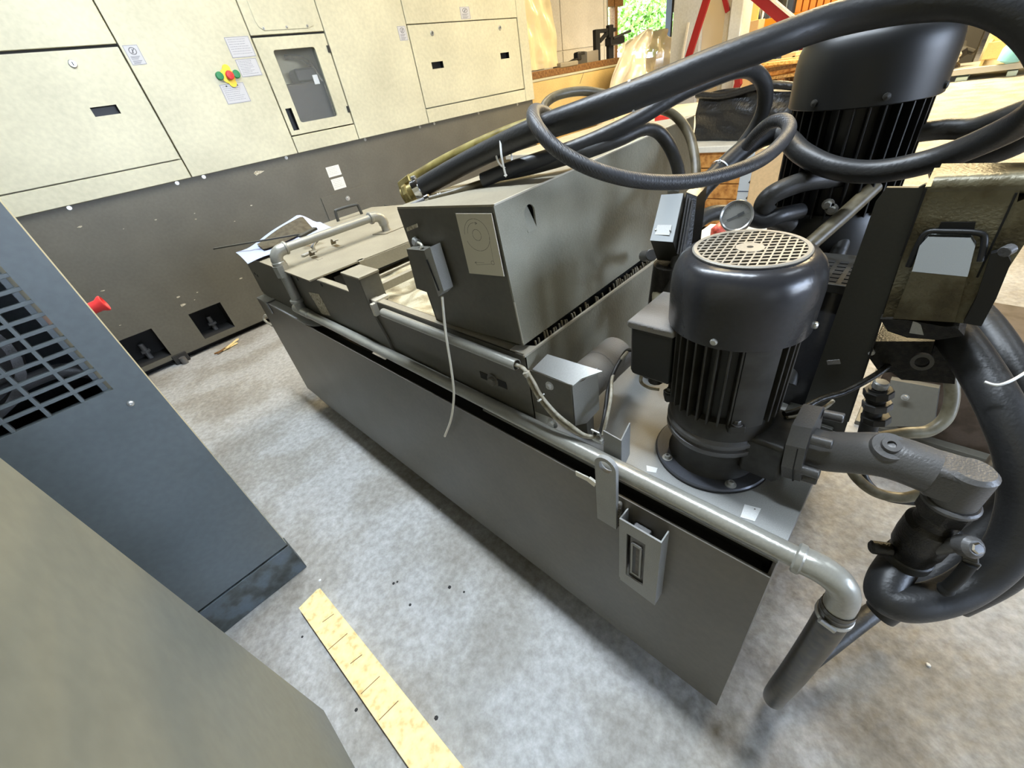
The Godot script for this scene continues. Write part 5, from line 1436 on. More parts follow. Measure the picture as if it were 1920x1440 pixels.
	# pressure gauge
	var gc := X(1381, 406, 0.90)
	var gd := Vector3(-0.86, 0.46, 0.22).normalized()
	var g := thing("pressure_gauge", "round pressure gauge with a grey dial and metal bezel, above the motor grille", "gauge", gc - Vector3(0, 0.03, 0))
	obj("case", MB.new().lathe([Vector2(0, -0.034), Vector2(0.026, -0.034), Vector2(0.0275, -0.030), Vector2(0.0275, -0.004), Vector2(0.0298, 0.0), Vector2(0.030, 0.006), Vector2(0.028, 0.009), Vector2(0.0253, 0.007), Vector2(0.0253, 0.003)], gc, gd, 40), M.zinc, g)
	var im := Image.create(128, 128, false, Image.FORMAT_RGB8)
	im.fill(Color(0.5, 0.49, 0.46))
	for k in 28:
		var an := deg_to_rad(135.0 + 270.0 * k / 27.0)
		var u := Vector2(cos(an), sin(an))
		line_on(im, Vector2(64, 64) + u * (50 if k % 3 else 45), Vector2(64, 64) + u * 56, 1 if k % 3 else 2, Color(0.36, 0.35, 0.33))
	ring_on(im, Vector2(64, 64), 57, 1.2, Color(0.42, 0.41, 0.39))
	pic_mat("dial", im, 0.4)
	var up := (Vector3.UP - gd * gd.y).normalized()
	var rt := up.cross(gd)
	var dial := MB.new()
	var ci := dial.vert(gc + gd * 0.004, gd, Vector2(0.5, 0.5))
	for k in 33:
		var an := TAU * k / 32.0
		dial.vert(gc + gd * 0.004 + (rt * cos(an) + up * sin(an)) * 0.0265, gd, Vector2(0.5 + 0.5 * cos(an), 0.5 - 0.5 * sin(an)))
	for k in 32:
		dial.face(ci, ci + 1 + k, ci + 2 + k)
	obj("dial", dial, M.dial, g)
	var nd := (rt * -0.82 + up * -0.42).normalized()
	obj("needle", MB.new().bar(gc + gd * 0.0052 - nd * 0.013, gc + gd * 0.0052 + nd * 0.018, 0.0022, 0.0008, gd).bar(gc + gd * 0.0052 - nd * 0.014, gc + gd * 0.0052 - nd * 0.002, 0.0055, 0.0008, gd), M.dark, g)
	obj("glass", MB.new().rod(gc + gd * 0.006, gc + gd * 0.007, 0.0265, 32), M.glass, g)
	obj("stem", MB.new().tube([gc - gd * 0.02 - up * 0.02, gc - gd * 0.02 - up * 0.05 - rt * 0.02, gc - gd * 0.03 - up * 0.09 - rt * 0.06, gc - gd * 0.03 - up * 0.14 - rt * 0.10], 0.008, 10), M.zinc, g)
	# ball valve hanging from the outlet bend
	var v := thing("ball_valve", "oily ball valve and couplings hanging from the front pump's outlet bend", "valve", Vector3(0.72, 0.66, 0.16))
	var ax := Vector3(0.0, -1, 0.0)
	var vt := Vector3(0.719, 0.915, 0.158)
	obj("square_elbow", MB.new().bb(Vector3(0.690, 0.872, 0.118), Vector3(0.752, 0.940, 0.178), 0.012).rod(vt + Vector3(0.0, 0.025, 0.006), vt + Vector3(0, -0.05, 0.006), 0.030, 26, 0.006), M.cast_grey, v)
	obj("coupling_nut", MB.new().rod(vt + Vector3(0, -0.048, 0.006), vt + Vector3(0, -0.085, 0.006), 0.034, 8, 0.004), M.oily_black, v)
	obj("coupling_ring", MB.new().rod(vt + Vector3(0, -0.045, 0.006), vt + Vector3(0, -0.056, 0.006), 0.036, 26, 0.003), M.cast_grey, v)
	obj("valve_body", MB.new().lathe([Vector2(0, 0.08), Vector2(0.028, 0.08), Vector2(0.029, 0.105), Vector2(0.036, 0.112), Vector2(0.037, 0.15), Vector2(0.036, 0.175), Vector2(0.032, 0.182), Vector2(0.032, 0.2), Vector2(0.029, 0.21), Vector2(0.027, 0.235), Vector2(0, 0.235)], vt + Vector3(0, 0, 0.006), ax, 28), M.oily_black, v)
	obj("hose_collar", MB.new().rod(vt + Vector3(0, -0.20, 0.006), vt + Vector3(0, -0.225, 0.006), 0.034, 26, 0.004), M.motor_dark, v)
	obj("side_port", MB.new().rod(vt + Vector3(-0.02, -0.19, -0.02), vt + Vector3(-0.035, -0.19, -0.05), 0.012, 12, 0.003), M.oily_black, v)
	var ls := X(1797, 1020, 0.69)
	var le := X(1832, 1028, 0.675)
	obj("spindle", MB.new().rod(vt + Vector3(-0.02, -0.145, 0.02), ls, 0.012, 14).rod(ls, le, 0.017, 16, 0.006), M.cast_grey, v)
	obj("spindle_nut", MB.new().rod(le - (le - ls) * 0.15, le + (le - ls) * 0.12, 0.009, 6, 0.002), M.chrome, v)
	obj("lever", MB.new().bar(ls.lerp(le, 0.6), X(1820, 1062, 0.675), 0.018, 0.006, Vector3.RIGHT, 0.002).bar(X(1824, 1052, 0.675), X(1815, 1062, 0.675), 0.020, 0.006, Vector3.RIGHT, 0.002), M.cast_grey, v)
	obj("lever_grip", MB.new().tube([X(1820, 1055, 0.675), X(1800, 1080, 0.675), X(1775, 1103, 0.675)], 0.0095, 12, 3).lathe([Vector2(0, -0.011), Vector2(0.009, -0.008), Vector2(0.012, 0), Vector2(0.009, 0.008), Vector2(0, 0.011)], X(1774, 1104, 0.675), X(1774, 1104, 0.675) - X(1800, 1080, 0.675), 14), M.dark, v)
	# low brown box beyond the tank end
	var lb := thing("drip_box", "rust-brown steel box on the floor beyond the tank end, partly behind the hoses", "steel box", Vector3(2.4, 0, 0.35))
	obj("shell", MB.new().prism([Vector3(2.02, 0.02, 0.06), Vector3(2.02, 0.02, 0.75), Vector3(2.02, 0.33, 0.75), Vector3(2.02, 0.36, 0.06)], Vector3(0.7, 0, 0)), M.rust, lb)
	obj("floor_lip", MB.new().bb(Vector3(1.98, 0.0, 0.04), Vector3(2.75, 0.022, 0.8), 0.003), M.tank_grey, lb)
	obj("grey_flap", MB.new().prism([X(1655, 800, 1.85), X(1670, 712, 1.95), X(1760, 728, 1.97), X(1752, 800, 1.88)], Vector3(0.01, 0.01, 0)), M.tank_grey, lb)
	obj("flap_screw", MB.new().bolt(X(1697, 745, 1.90), Vector3(-0.8, 0.6, 0), 0.008, 0.008), M.zinc, lb)

# ---------------------------------------------------------------- hoses and cables
func hose(called: String, label: String, pts: Array, r, m: Material, group := "", seg := 20, sub := 8) -> MeshInstance3D:
	var o := obj(called, MB.new().tube(path(pts), r, seg, sub), m)
	tag(o, label, "hose" if called.contains("hose") else "cable", group)
	return o

func tie(p: Vector3, dir: Vector3, r: float, m: Material, label: String, tail := Vector3.ZERO) -> void:
	var t := thing("cable_tie", label, "cable tie", p)
	obj("band", MB.new().lathe([Vector2(r, -0.002), Vector2(r, 0.002), Vector2(r - 0.0012, 0.002), Vector2(r - 0.0012, -0.002), Vector2(r, -0.002)], p, dir, 24), m, t)
	if tail != Vector3.ZERO:
		obj("head", MB.new().box(p + tail * r, Vector3.ONE * 0.006, 0.001), m, t)
		obj("tail", MB.new().tube([p + tail * r, p + tail * (r + 0.012) + Vector3(0, -0.004, 0.004)], 0.0016, 6, 2), m, t)

func make_hoses() -> void:
	# thick hose: from the brass fitting on the housing, up over the rear motor, round to the right and back
	var big := [[790, 352, 1.02], [850, 318, 0.96], [920, 282, 0.89], [1000, 246, 0.80], [1100, 211, 0.72], [1210, 170, 0.68], [1330, 122, 0.65], [1440, 82, 0.63], [1540, 45, 0.62], [1640, 20, 0.60], [1740, 4, 0.57], [1830, 2, 0.54], [1910, 30, 0.52], [1966, 90, 0.52], [1978, 160, 0.56], [1935, 216, 0.63], [1850, 262, 0.71], [1745, 302, 0.79], [1640, 322, 0.85], [1560, 314, 0.89], [1505, 288, 0.93], [1478, 262, 0.97], [1455, 252, 1.0], [1425, 260, 1.0], [1390, 283, 0.99], [1350, 320, 0.98], [1310, 362, 0.97], [1285, 410, 0.98]]
	var bh := thing("thick_hose", "thick black rubber hose with brass end fitting, arching over the housing and rear motor", "hose", D(1100, 211, 0.72))
	obj("tube", MB.new().tube(path(big), 0.0225, 26, 8), M.rubber, bh)
	var a := D(790, 352, 1.02)
	var b := D(757, 370, 1.03)
	var bd := (b - a).normalized()
	obj("hose_clip", MB.new().rod(a, a + bd * 0.020, 0.0262, 26, 0.002), M.chrome, bh)
	obj("clip_screw", MB.new().rod(a + bd * 0.006 + Vector3(-0.01, 0.026, -0.006), a + bd * 0.014 + Vector3(0.0, 0.030, 0.01), 0.005, 10, 0.001), M.zinc, bh)
	obj("brass_nipple", MB.new().rod(a + bd * 0.018, b, 0.0205, 22, 0.002).rod(a + bd * 0.032, a + bd * 0.046, 0.026, 8, 0.003), M.brass, bh)
	# yellow hose lying behind the thick one
	var yl := [[775, 338, 1.06], [830, 306, 1.02], [890, 277, 0.96], [950, 252, 0.90], [1010, 232, 0.84], [1060, 215, 0.80]]
	var yh := thing("yellow_hose", "dirty yellow hose with a brass end, half hidden behind the thick black hose", "hose", D(890, 276, 0.96))
	obj("tube", MB.new().tube(path(yl), 0.0165, 18, 8), M.hose_yellow, yh)
	var ya := D(775, 338, 1.06)
	var yb := D(762, 348, 1.07)
	obj("brass_end", MB.new().rod(ya, yb + (yb - ya) * 0.6, 0.0195, 8, 0.003), M.brass, yh)
	# second hose under the first, arching down behind the gauge
	hose("rubber_hose", "black rubber hose running below the thick hose, then arching down by the white post", [[905, 338, 0.93], [960, 316, 0.90], [1040, 290, 0.87], [1110, 264, 0.85], [1190, 226, 0.83], [1270, 178, 0.82], [1330, 150, 0.82], [1385, 131, 0.83], [1415, 136, 0.86], [1433, 160, 0.89], [1433, 200, 0.93], [1415, 240, 0.97], [1390, 275, 1.0]], 0.0155, M.rubber)
	hose("rubber_hose", "worn hose resting on the housing top, bending down in front of its front sheet", [[925, 330, 0.94], [1000, 314, 0.90], [1090, 288, 0.86], [1160, 262, 0.85], [1205, 242, 0.86], [1232, 246, 0.88], [1254, 272, 0.90], [1270, 310, 0.91], [1276, 350, 0.92]], 0.0135, M.rubber_worn)
	# braided loop: left bend, long swag in front, tight loop at the right
	hose("braided_hose", "thin black braided hose hanging in a wide loop in front of the housing", [[1052, 232, 0.86], [1024, 214, 0.82], [1004, 208, 0.78], [1000, 222, 0.75], [1014, 248, 0.73], [1045, 280, 0.72], [1100, 312, 0.71], [1170, 334, 0.71], [1240, 342, 0.72], [1310, 338, 0.73], [1375, 322, 0.74], [1430, 298, 0.76], [1465, 268, 0.78], [1480, 242, 0.80], [1470, 226, 0.82], [1445, 230, 0.85], [1420, 250, 0.89], [1400, 274, 0.93]], 0.0128, M.rubber_braid, "", 18)
	hose("tan_hose", "tan dusty hose arching above the housing behind the thick hose, left of it all", [[1040, 250, 0.99], [1022, 222, 0.99], [1022, 196, 1.0], [1048, 178, 1.02], [1095, 171, 1.04], [1150, 180, 1.06], [1200, 192, 1.08]], 0.0105, M.hose_tan)
	hose("tan_hose", "brown dusty hose curving down in front of the black bag", [[1220, 200, 1.06], [1262, 214, 1.06], [1290, 248, 1.06], [1302, 290, 1.05], [1305, 330, 1.04], [1300, 380, 1.04]], 0.0115, M.hose_tan)
	hose("thin_hose", "thin dark hose arching just under the tan one, behind the thick hose", [[1030, 234, 1.03], [1060, 208, 1.04], [1110, 196, 1.06], [1160, 200, 1.07]], 0.0095, M.rubber)
	# hoses between box, gauge and rear motor
	hose("rubber_hose", "worn hose running behind the pale valve box down to the deck", [[1400, 272, 0.99], [1352, 318, 0.98], [1318, 362, 0.97], [1300, 400, 0.98], [1285, 450, 0.99]], 0.015, M.rubber_worn)
	hose("rubber_hose", "dusty hose bending down left from the gauge to beside the front motor", [[1365, 398, 0.99], [1330, 402, 0.97], [1300, 424, 0.95], [1280, 456, 0.94], [1270, 500, 0.95], [1250, 560, 0.99]], 0.0175, M.rubber_worn)
	hose("rubber_hose", "dark hose behind the gauge reaching right towards the rear motor", [[1400, 406, 1.0], [1430, 414, 0.99], [1462, 404, 0.98], [1500, 396, 1.0]], 0.0185, M.rubber)
	hose("rubber_hose", "dark hose turning back sharply just below the thick hose return", [[1480, 420, 1.04], [1446, 406, 1.01], [1432, 388, 0.98], [1444, 368, 0.96], [1474, 352, 0.95], [1520, 338, 0.95], [1590, 332, 0.97]], 0.022, M.rubber_worn)
	hose("rubber_hose", "worn hose rising from the middle return towards the right frame edge", [[1540, 310, 0.96], [1600, 282, 0.95], [1680, 256, 0.93], [1760, 243, 0.90], [1830, 238, 0.86], [1940, 200, 0.78]], 0.0205, M.rubber_worn)
	hose("rubber_hose", "greenish oily hose slanting down from the post to the front motor", [[1640, 350, 0.95], [1590, 396, 0.95], [1540, 440, 0.95], [1500, 476, 0.96], [1480, 500, 1.0]], 0.0165, M.hose_tan)
	hose("rubber_hose", "dark hose dropping behind the front motor cover to the deck", [[1600, 400, 1.02], [1580, 450, 1.02], [1555, 520, 1.02], [1530, 600, 1.0], [1500, 660, 0.98], [1478, 720, 0.98]], 0.017, M.rubber_worn)
	hose("rubber_hose", "pale silver-grey hose upright between trough and front motor", [[1246, 490, 1.0], [1240, 530, 1.0], [1240, 575, 1.0], [1250, 620, 1.0]], 0.021, M.hose_pale)
	hose("rubber_hose", "broad black hose crossing the top right corner behind the connector", [[1990, 205, 0.80], [1900, 262, 0.86], [1820, 290, 0.92], [1740, 320, 0.97]], 0.034, M.rubber)
	# thick hoses at the right: from the connector down, round and back to the valve
	hose("thick_hose", "thick black hose curving down at the right edge and looping back under the valve", [[1760, 590, 0.80], [1800, 640, 0.74], [1846, 710, 0.70], [1888, 790, 0.67], [1915, 870, 0.66], [1918, 950, 0.67], [1890, 1030, 0.69], [1835, 1085, 0.71], [1770, 1120, 0.72], [1700, 1132, 0.73], [1662, 1120, 0.745], [1664, 1090, 0.755], [1690, 1050, 0.765]], 0.0305, M.rubber, "", 26)
	hose("thick_hose", "second thick hose behind the first at the right frame edge, tied to it", [[1800, 560, 0.86], [1850, 615, 0.80], [1900, 695, 0.75], [1945, 790, 0.72], [1965, 900, 0.71], [1950, 1000, 0.74], [1880, 1080, 0.80], [1790, 1130, 0.86]], 0.029, M.rubber, "", 24)
	hose("thick_hose", "dark hose lying behind the ball valve lever", [[1945, 880, 0.80], [1880, 960, 0.82], [1800, 1040, 0.84], [1720, 1100, 0.86], [1650, 1150, 0.90]], 0.029, M.rubber, "", 24)
	hose("floor_hose", "dull grey hose lying on the floor, running right from the drain hose", [[1495, 1256, 1.135], [1550, 1214, 1.15], [1620, 1160, 1.17], [1690, 1110, 1.21]], 0.024, M.rubber_worn)
	hose("pale_hose", "pale oily hose curving down from the connector behind the outlet bend", [[1735, 620, 0.90], [1762, 660, 0.90], [1780, 700, 0.91], [1785, 745, 0.92], [1772, 785, 0.93], [1740, 808, 0.94], [1700, 812, 0.95], [1650, 820, 0.97]], 0.0135, M.hose_pale)
	hose("pale_hose", "pale hose curving in a bow below the outlet bend above the floor", [[1588, 850, 1.05], [1602, 890, 1.03], [1640, 922, 1.01], [1690, 933, 0.99], [1730, 925, 0.97]], 0.0125, M.hose_pale)
	hose("thin_hose", "thin black hose just under the pale bow below the outlet bend", [[1612, 860, 1.07], [1624, 900, 1.06], [1660, 932, 1.05], [1720, 942, 1.03]], 0.009, M.cable_black)
	hose("rubber_hose", "dark flat-looking hose on the floor by the brown box, right of the valve", [[1930, 770, 1.05], [1885, 840, 1.02], [1848, 890, 1.0], [1800, 930, 1.0]], 0.016, M.cable_black)
	# air lance lying on the housing top
	var lance := thing("air_lance", "slim grey air lance with a chrome collar, lying on top of the roll housing", "tool", D(820, 372, 0.97))
	obj("nozzle", MB.new().tube(path([[769, 386, 0.975], [785, 382, 0.972], [800, 376, 0.968]]), [0.0045, 0.0085, 0.0105], 14, 3), M.cast_grey, lance)
	obj("collar", MB.new().tube(path([[799, 376, 0.967], [806, 373, 0.965]]), 0.0125, 14, 2), M.chrome, lance)
	obj("trigger", MB.new().tube(path([[808, 371, 0.963], [826, 364, 0.958], [842, 368, 0.957]]), 0.004, 8, 3), M.chrome, lance)
	obj("hose", MB.new().tube(path([[806, 374, 0.963], [850, 362, 0.957], [890, 348, 0.95], [925, 337, 0.945]]), 0.0082, 12, 4), M.hose_tan, lance)
	# ties
	tie(D(945, 292, 0.885), D(920, 282, 0.89) - D(1000, 246, 0.80), 0.0245, M.tie_white, "white cable tie round the thick hose near its brass end", Vector3(0.3, -0.9, 0.3))
	obj("tie_tail", MB.new().tube(path([[938, 262, 0.84], [940, 290, 0.84], [944, 312, 0.855], [948, 328, 0.87]]), 0.0022, 8, 4).lathe([Vector2(0, -0.004), Vector2(0.004, 0), Vector2(0, 0.004)], D(948, 329, 0.87), Vector3.UP, 8), M.tie_white, get_node("cable_tie"))
	tie(D(1184, 180, 0.69), D(1100, 211, 0.72) - D(1210, 170, 0.68), 0.0238, M.tie_white, "thin white cable tie round the middle of the thick hose")
	tie(D(1350, 318, 0.98), D(1390, 283, 0.99) - D(1310, 362, 0.97), 0.0238, M.tie_white, "pale cable tie round the hose end above the gauge", Vector3(-0.5, 0.8, 0))
	tag(obj("cable_tie_long", MB.new().tube(path([[1846, 716, 0.655], [1870, 722, 0.645], [1900, 712, 0.64], [1935, 690, 0.66]]), 0.0022, 8, 5), M.tie_white), "long white tie strap round the two thick hoses at the right edge", "cable tie")
	# white cable from the switch box, hanging in front of the tank wall
	var wc := [X(829, 556, 0.522), X(833, 600, 0.512), X(838, 640, 0.505), X(846, 690, 0.497), X(851, 740, 0.490), X(846, 785, 0.486), X(834, 818, 0.483)]
	tag(obj("white_cable", MB.new().tube(wc, 0.0036, 10, 6), M.cable_white), "loose white cable hanging from the switch box in front of the tank wall", "cable")
	# grey cables out of the conduit end, down to the saddle
	var words := ["grey cable from the conduit end to the saddle, lower one of the pair", "grey cable from the conduit end to the saddle, upper one of the pair"]
	for k in 2:
		var dx := k * 7.0
		var pts := [X(965, 683, XT - 0.017), X(984, 693, XT - 0.02), X(993 + dx, 715, XT - 0.02), X(1008 + dx, 742, XT - 0.022), X(1036 + dx, 778 - k * 3, XT - 0.022), X(1068 + dx, 804 - k * 3, XT - 0.016), X(1092 + dx * 0.5, 817 - k * 2, XT - 0.006), X(1118, 820, 0.548)]
		tag(obj("grey_cable", MB.new().tube(pts, 0.0042 + 0.0006 * (1 - k), 10, 6), M.cable_grey), words[k], "cable")
	obj("knot", MB.new().lathe([Vector2(0, -0.012), Vector2(0.008, -0.006), Vector2(0.009, 0.004), Vector2(0, 0.012)], X(988, 701, XT - 0.02), Vector3(0, 1, -0.5), 10), M.cable_grey, get_node("grey_cable"))
	tie(X(1014, 748, XT - 0.022), X(1008, 742, XT - 0.022) - X(1036, 778, XT - 0.022), 0.0095, M.tie_white, "white cable tie round the pair of grey cables", Vector3(0.2, 0.9, 0.2))
	# dark cables from the saddle up to the can
	var dw := ["dark cable from the saddle up past the sensor can", "grey cable twisted with the dark one up past the sensor can", "short grey cable loop beside the terminal box"]
	tag(obj("dark_cable", MB.new().tube([X(1124, 818, 0.552), X(1131, 790, 0.57), X(1136, 760, 0.60), X(1140, 730, 0.63), X(1150, 700, 0.66), X(1165, 672, 0.70), X(1180, 656, 0.72), X(1205, 668, 0.72)], 0.0045, 10, 6), M.cable_black), dw[0], "cable")
	tag(obj("dark_cable", MB.new().tube([X(1130, 815, 0.556), X(1139, 780, 0.575), X(1146, 740, 0.61), X(1148, 708, 0.65), X(1160, 680, 0.69), X(1176, 660, 0.715), X(1168, 664, 0.75), X(1140, 690, 0.77)], 0.0038, 10, 6), M.cable_grey), dw[1], "cable")
	tag(obj("loop_cable", MB.new().tube([X(1213, 694, 0.70), X(1203, 705, 0.70), X(1203, 718, 0.71), X(1218, 727, 0.72), X(1236, 730, 0.73)], 0.004, 10, 6), M.cable_grey), dw[2], "cable")
	# thin cable from the gland block across the post
	tag(obj("oily_cable", MB.new().tube(path([[1470, 776, 0.80], [1500, 768, 0.80], [1540, 748, 0.80], [1580, 736, 0.80], [1620, 716, 0.80], [1660, 690, 0.81], [1690, 655, 0.82]]), 0.006, 10, 6), M.oily_black), "oily dark cable running from the pump outlet across the post up to the connector", "cable")
	tag(obj("oily_cable", MB.new().tube(path([[1476, 782, 0.80], [1510, 778, 0.80], [1545, 765, 0.81], [1562, 752, 0.82]]), 0.004, 10, 6), M.cable_grey), "short grey cable beside the oily cable at the pump outlet", "cable")

# ---------------------------------------------------------------- the hall beyond
func make_background() -> void:
	# black folded bag on the white-covered crate
	var ct := thing("packing_crate", "long wooden packing crate with a white sheet on top, beyond the roll housing", "crate", Vector3(6.0, 0, -2.0))
	var yk := 0.80
	var c0 := Y(1310, 274, yk)
	var xk := c0.x
	obj("crate_core", MB.new().bb(Vector3(xk + 0.03, 0.1, -4.1), Vector3(8.0, yk - 0.1, -0.72)), M.wood_crate, ct)
	obj("white_top", MB.new().bb(Vector3(xk - 0.03, yk - 0.055, -4.16), Vector3(8.05, yk, -0.65), 0.01), M.white_sheet, ct)
	for k in 5:
		obj("board", MB.new().bb(Vector3(xk, 0.10 + k * 0.13, -4.1), Vector3(xk + 0.03, 0.223 + k * 0.13, -0.70), 0.004), M.wood_crate, ct)
	for k in 4:
		obj("skid", MB.new().bb(Vector3(xk + 0.02, 0.0, -4.05 + k * 1.1), Vector3(8.0, 0.10, -3.95 + k * 1.1), 0.004), M.wood_dark, ct)
	var bag := thing("black_bag", "flat black bag with a folded flap lying on the white crate top", "bag", Y(1380, 262, yk))
	var bl := Y(1296, 268, yk) + Vector3(0.10, 0, 0)
	var brt := Y(1470, 268, yk) + Vector3(0.10, 0, 0)
	var h := 0.36
	var bagf := func(u: float, w: float) -> Vector3:
		var p: Vector3 = bl.lerp(brt, u)
		var t: float = w * 1.7
		var y := h * clampf(t, 0.0, 1.0)
		var back := 0.0 if t < 1.0 else (t - 1.0) / 0.7 * 0.55
		var bulge := 0.05 * sin(clampf(t, 0, 1) * PI) + 0.008 * sin(u * 18.0 + t * 9.0) + 0.012 * sin(t * 13.0)
		return p + Vector3(back - bulge, y + 0.03 * sin(u * 5.0) * clampf(t, 0, 1) - 0.10 * maxf(0, t - 1.0), 0)
	obj("body", MB.new().sheet(bagf, 30, 24, 0.012), M.bag_black, bag)
	obj("core", MB.new().bb(Vector3(bl.x + 0.02, yk, minf(bl.z, brt.z) + 0.04), Vector3(bl.x + 0.55, yk + h - 0.05, maxf(bl.z, brt.z) - 0.04), 0.04), M.bag_black, bag)
	obj("flap_edge", MB.new().tube([bl + Vector3(-0.02, h + 0.01, -0.02), bl.lerp(brt, 0.3) + Vector3(-0.03, h - 0.015, 0), bl.lerp(brt, 0.7) + Vector3(-0.03, h + 0.03, 0), brt + Vector3(0, h - 0.01, 0.02)], 0.028, 10, 6), M.bag_black, bag)
	# slotted blue-grey uprights standing before the crate
	for k in 2:
		var s0 := X(1403 + k * 20, 345, 2.9 + k * 0.05)
		var w := 0.055 if k == 0 else 0.045
		var up := thing("slotted_upright", "pale blue-grey slotted steel upright before the crate, " + ("the left of two" if k == 0 else "the right of two"), "upright", Vector3(s0.x, 0, s0.z), "slotted uprights before the crate")
		obj("channel", MB.new().bb(Vector3(s0.x, 0, s0.z - w), Vector3(s0.x + 0.04, 0.97, s0.z + w), 0.004), M.steel_blue, up)
		for j in 9:
			obj("slot", MB.new().box(Vector3(s0.x - 0.0005, 0.9 - j * 0.09, s0.z + 0.012), Vector3(0.002, 0.014, 0.022), 0.0, Basis(Vector3.RIGHT, 0.6)), M.hollow, up)
		for j in 7:
			obj("joint_line", MB.new().box(Vector3(s0.x - 0.0005, 0.88 - j * 0.12, s0.z), Vector3(0.002, 0.005, w * 2.0)), M.blue_rack, up)
	var bx := X(1450, 320, 2.75)
	tag(obj("carton_box", MB.new().bb(Vector3(2.75, 0, bx.z - 0.11), Vector3(3.1, 1.02, bx.z + 0.16), 0.008), M.carton_pale), "tall tan cardboard carton right of the slotted uprights", "carton")
	var fb := X(1380, 452, 2.2)
	tag(obj("film_roll", MB.new().bb(Vector3(2.2, 0, fb.z - 0.28), Vector3(2.55, fb.y - 0.03, fb.z + 0.16), 0.03), M.white_sheet), "white plastic bale on the floor behind the gauge", "bale")
	tag(obj("red_sack", MB.new().bb(X(1318, 520, 2.1) + Vector3(0, -0.3, 0), X(1352, 424, 2.1) + Vector3(0.2, 0, 0), 0.03), M.red_print), "small red and white printed sack left of the gauge", "sack")
	# ochre machine bed with rail, far side
	var zb := -5.35
	var e0 := Z(1003, 152, zb)
	var e1 := Z(1125, 126, zb)
	var mb := thing("machine_bed", "long cream machine bed with a dark rail on top, right of the cream enclosure", "machine", Vector3(8.0, 0, -6.0))
	obj("bed", MB.new().bb(Vector3(5.1, 0.02, -6.6), Vector3(10.2, e0.y, zb), 0.02), M.ochre, mb)
	obj("edge_strip", MB.new().bb(Vector3(5.1, e0.y - 0.015, zb - 0.04), Vector3(10.2, e0.y + 0.02, zb + 0.012), 0.006), M.cream, mb)
	var r0 := Z(1004, 140, zb - 0.5)
	obj("rail", MB.new().bb(Vector3(5.1, e0.y + 0.02, zb - 0.55), Vector3(10.2, e0.y + 0.13, zb - 0.4), 0.01), M.wood_dark, mb)
	obj("rail_carriage", MB.new().bb(Z(1052, 128, zb - 0.38) , Z(1085, 112, zb - 0.38) + Vector3(0, 0.0, -0.2), 0.02), M.lid_grey, mb)
	obj("seam", MB.new().bar(Z(1087, 157, zb + 0.001), Z(1095, 134, zb + 0.001), 0.012, 0.003, Vector3.RIGHT), M.cast_grey, mb)
	# film-wrapped upright panel on the rail
	var wp0 := Z(1003, 133, zb - 0.5)
	var wp1 := Z(1048, 122, zb - 0.5)
	var wrapf := func(u: float, w: float) -> Vector3:
		var x := lerpf(wp0.x - 0.4, wp1.x - 0.10 * w * w - 0.45 * pow(w, 3.0), u)
		return Vector3(x, lerpf(wp0.y + 0.01, 3.0, w), zb - 0.5 + 0.02 * sin(u * 23.0 + w * 6.0) + 0.015 * sin(w * 17.0 + u * 9.0))
	var wr := thing("wrapped_panel", "tall panel wrapped in creased yellowish plastic film, right edge of the cream machine", "wrapped panel", Vector3(wp0.x, wp0.y, zb - 0.5))
	obj("film", MB.new().sheet(wrapf, 24, 30, 0.01), M.film_cream, wr)
	obj("board", MB.new().bb(Vector3(wp0.x - 0.4, wp0.y, zb - 0.62), Vector3(wp1.x - 0.35, 3.0, zb - 0.56), 0.01), M.film_cream, wr)
	# things lying on the bed
	var tl := Z(1083, 106, zb - 0.9)
	tag(obj("black_tool", MB.new().box(tl, Vector3(0.14, 0.14, 0.12), 0.02).bar(tl + Vector3(-0.08, -0.05, 0), tl + Vector3(-0.55, -0.14, 0), 0.1, 0.06).bar(tl + Vector3(0, 0.05, 0), tl + Vector3(0.2, 0.04, 0), 0.08, 0.05), M.black_plastic), "black machine tool part lying on the bed under the white wall", "tool")
	var bn := Z(1102, 104, zb - 1.0)
	var bin := thing("clear_bin", "small clear plastic bin on the bed beside the black tool part", "bin", bn)
	obj("bin_body", MB.new().bb(bn + Vector3(-0.2, -0.14, -0.12), bn + Vector3(0.22, 0.07, -0.10)).bb(bn + Vector3(-0.2, -0.14, 0.10), bn + Vector3(0.22, 0.06, 0.12)).bb(bn + Vector3(-0.2, -0.14, -0.1), bn + Vector3(-0.18, 0.07, 0.1)).bb(bn + Vector3(0.2, -0.14, -0.1), bn + Vector3(0.22, 0.07, 0.1)).bb(bn + Vector3(-0.2, -0.14, -0.1), bn + Vector3(0.22, -0.12, 0.1)), M.steel_light, bin)
	# film-draped machine
	var zd := -4.9
	var dr := thing("draped_machine", "machine draped in glossy clear plastic film, between machine bed and red frame", "machine", Vector3(9.5, 0, -5.4))
	var pl := Z(1108, 170, zd)
	var cx := Z(1185, 120, zd).x
	var top := Z(1200, 62, zd - 0.6).y
	var xa := Z(1105, 170, zd).x
	var xb := Z(1245, 150, zd).x
	obj("machine_body", MB.new().prism([Vector3(7.6, 0.0, zd - 0.12), Vector3(9.9, 0.0, zd - 0.12), Vector3(9.6, top - 0.45, zd - 0.12), Vector3(8.9, top - 0.4, zd - 0.12), Vector3(8.2, 1.1, zd - 0.12)], Vector3(0, 0, -0.22)), M.press_beige, dr)
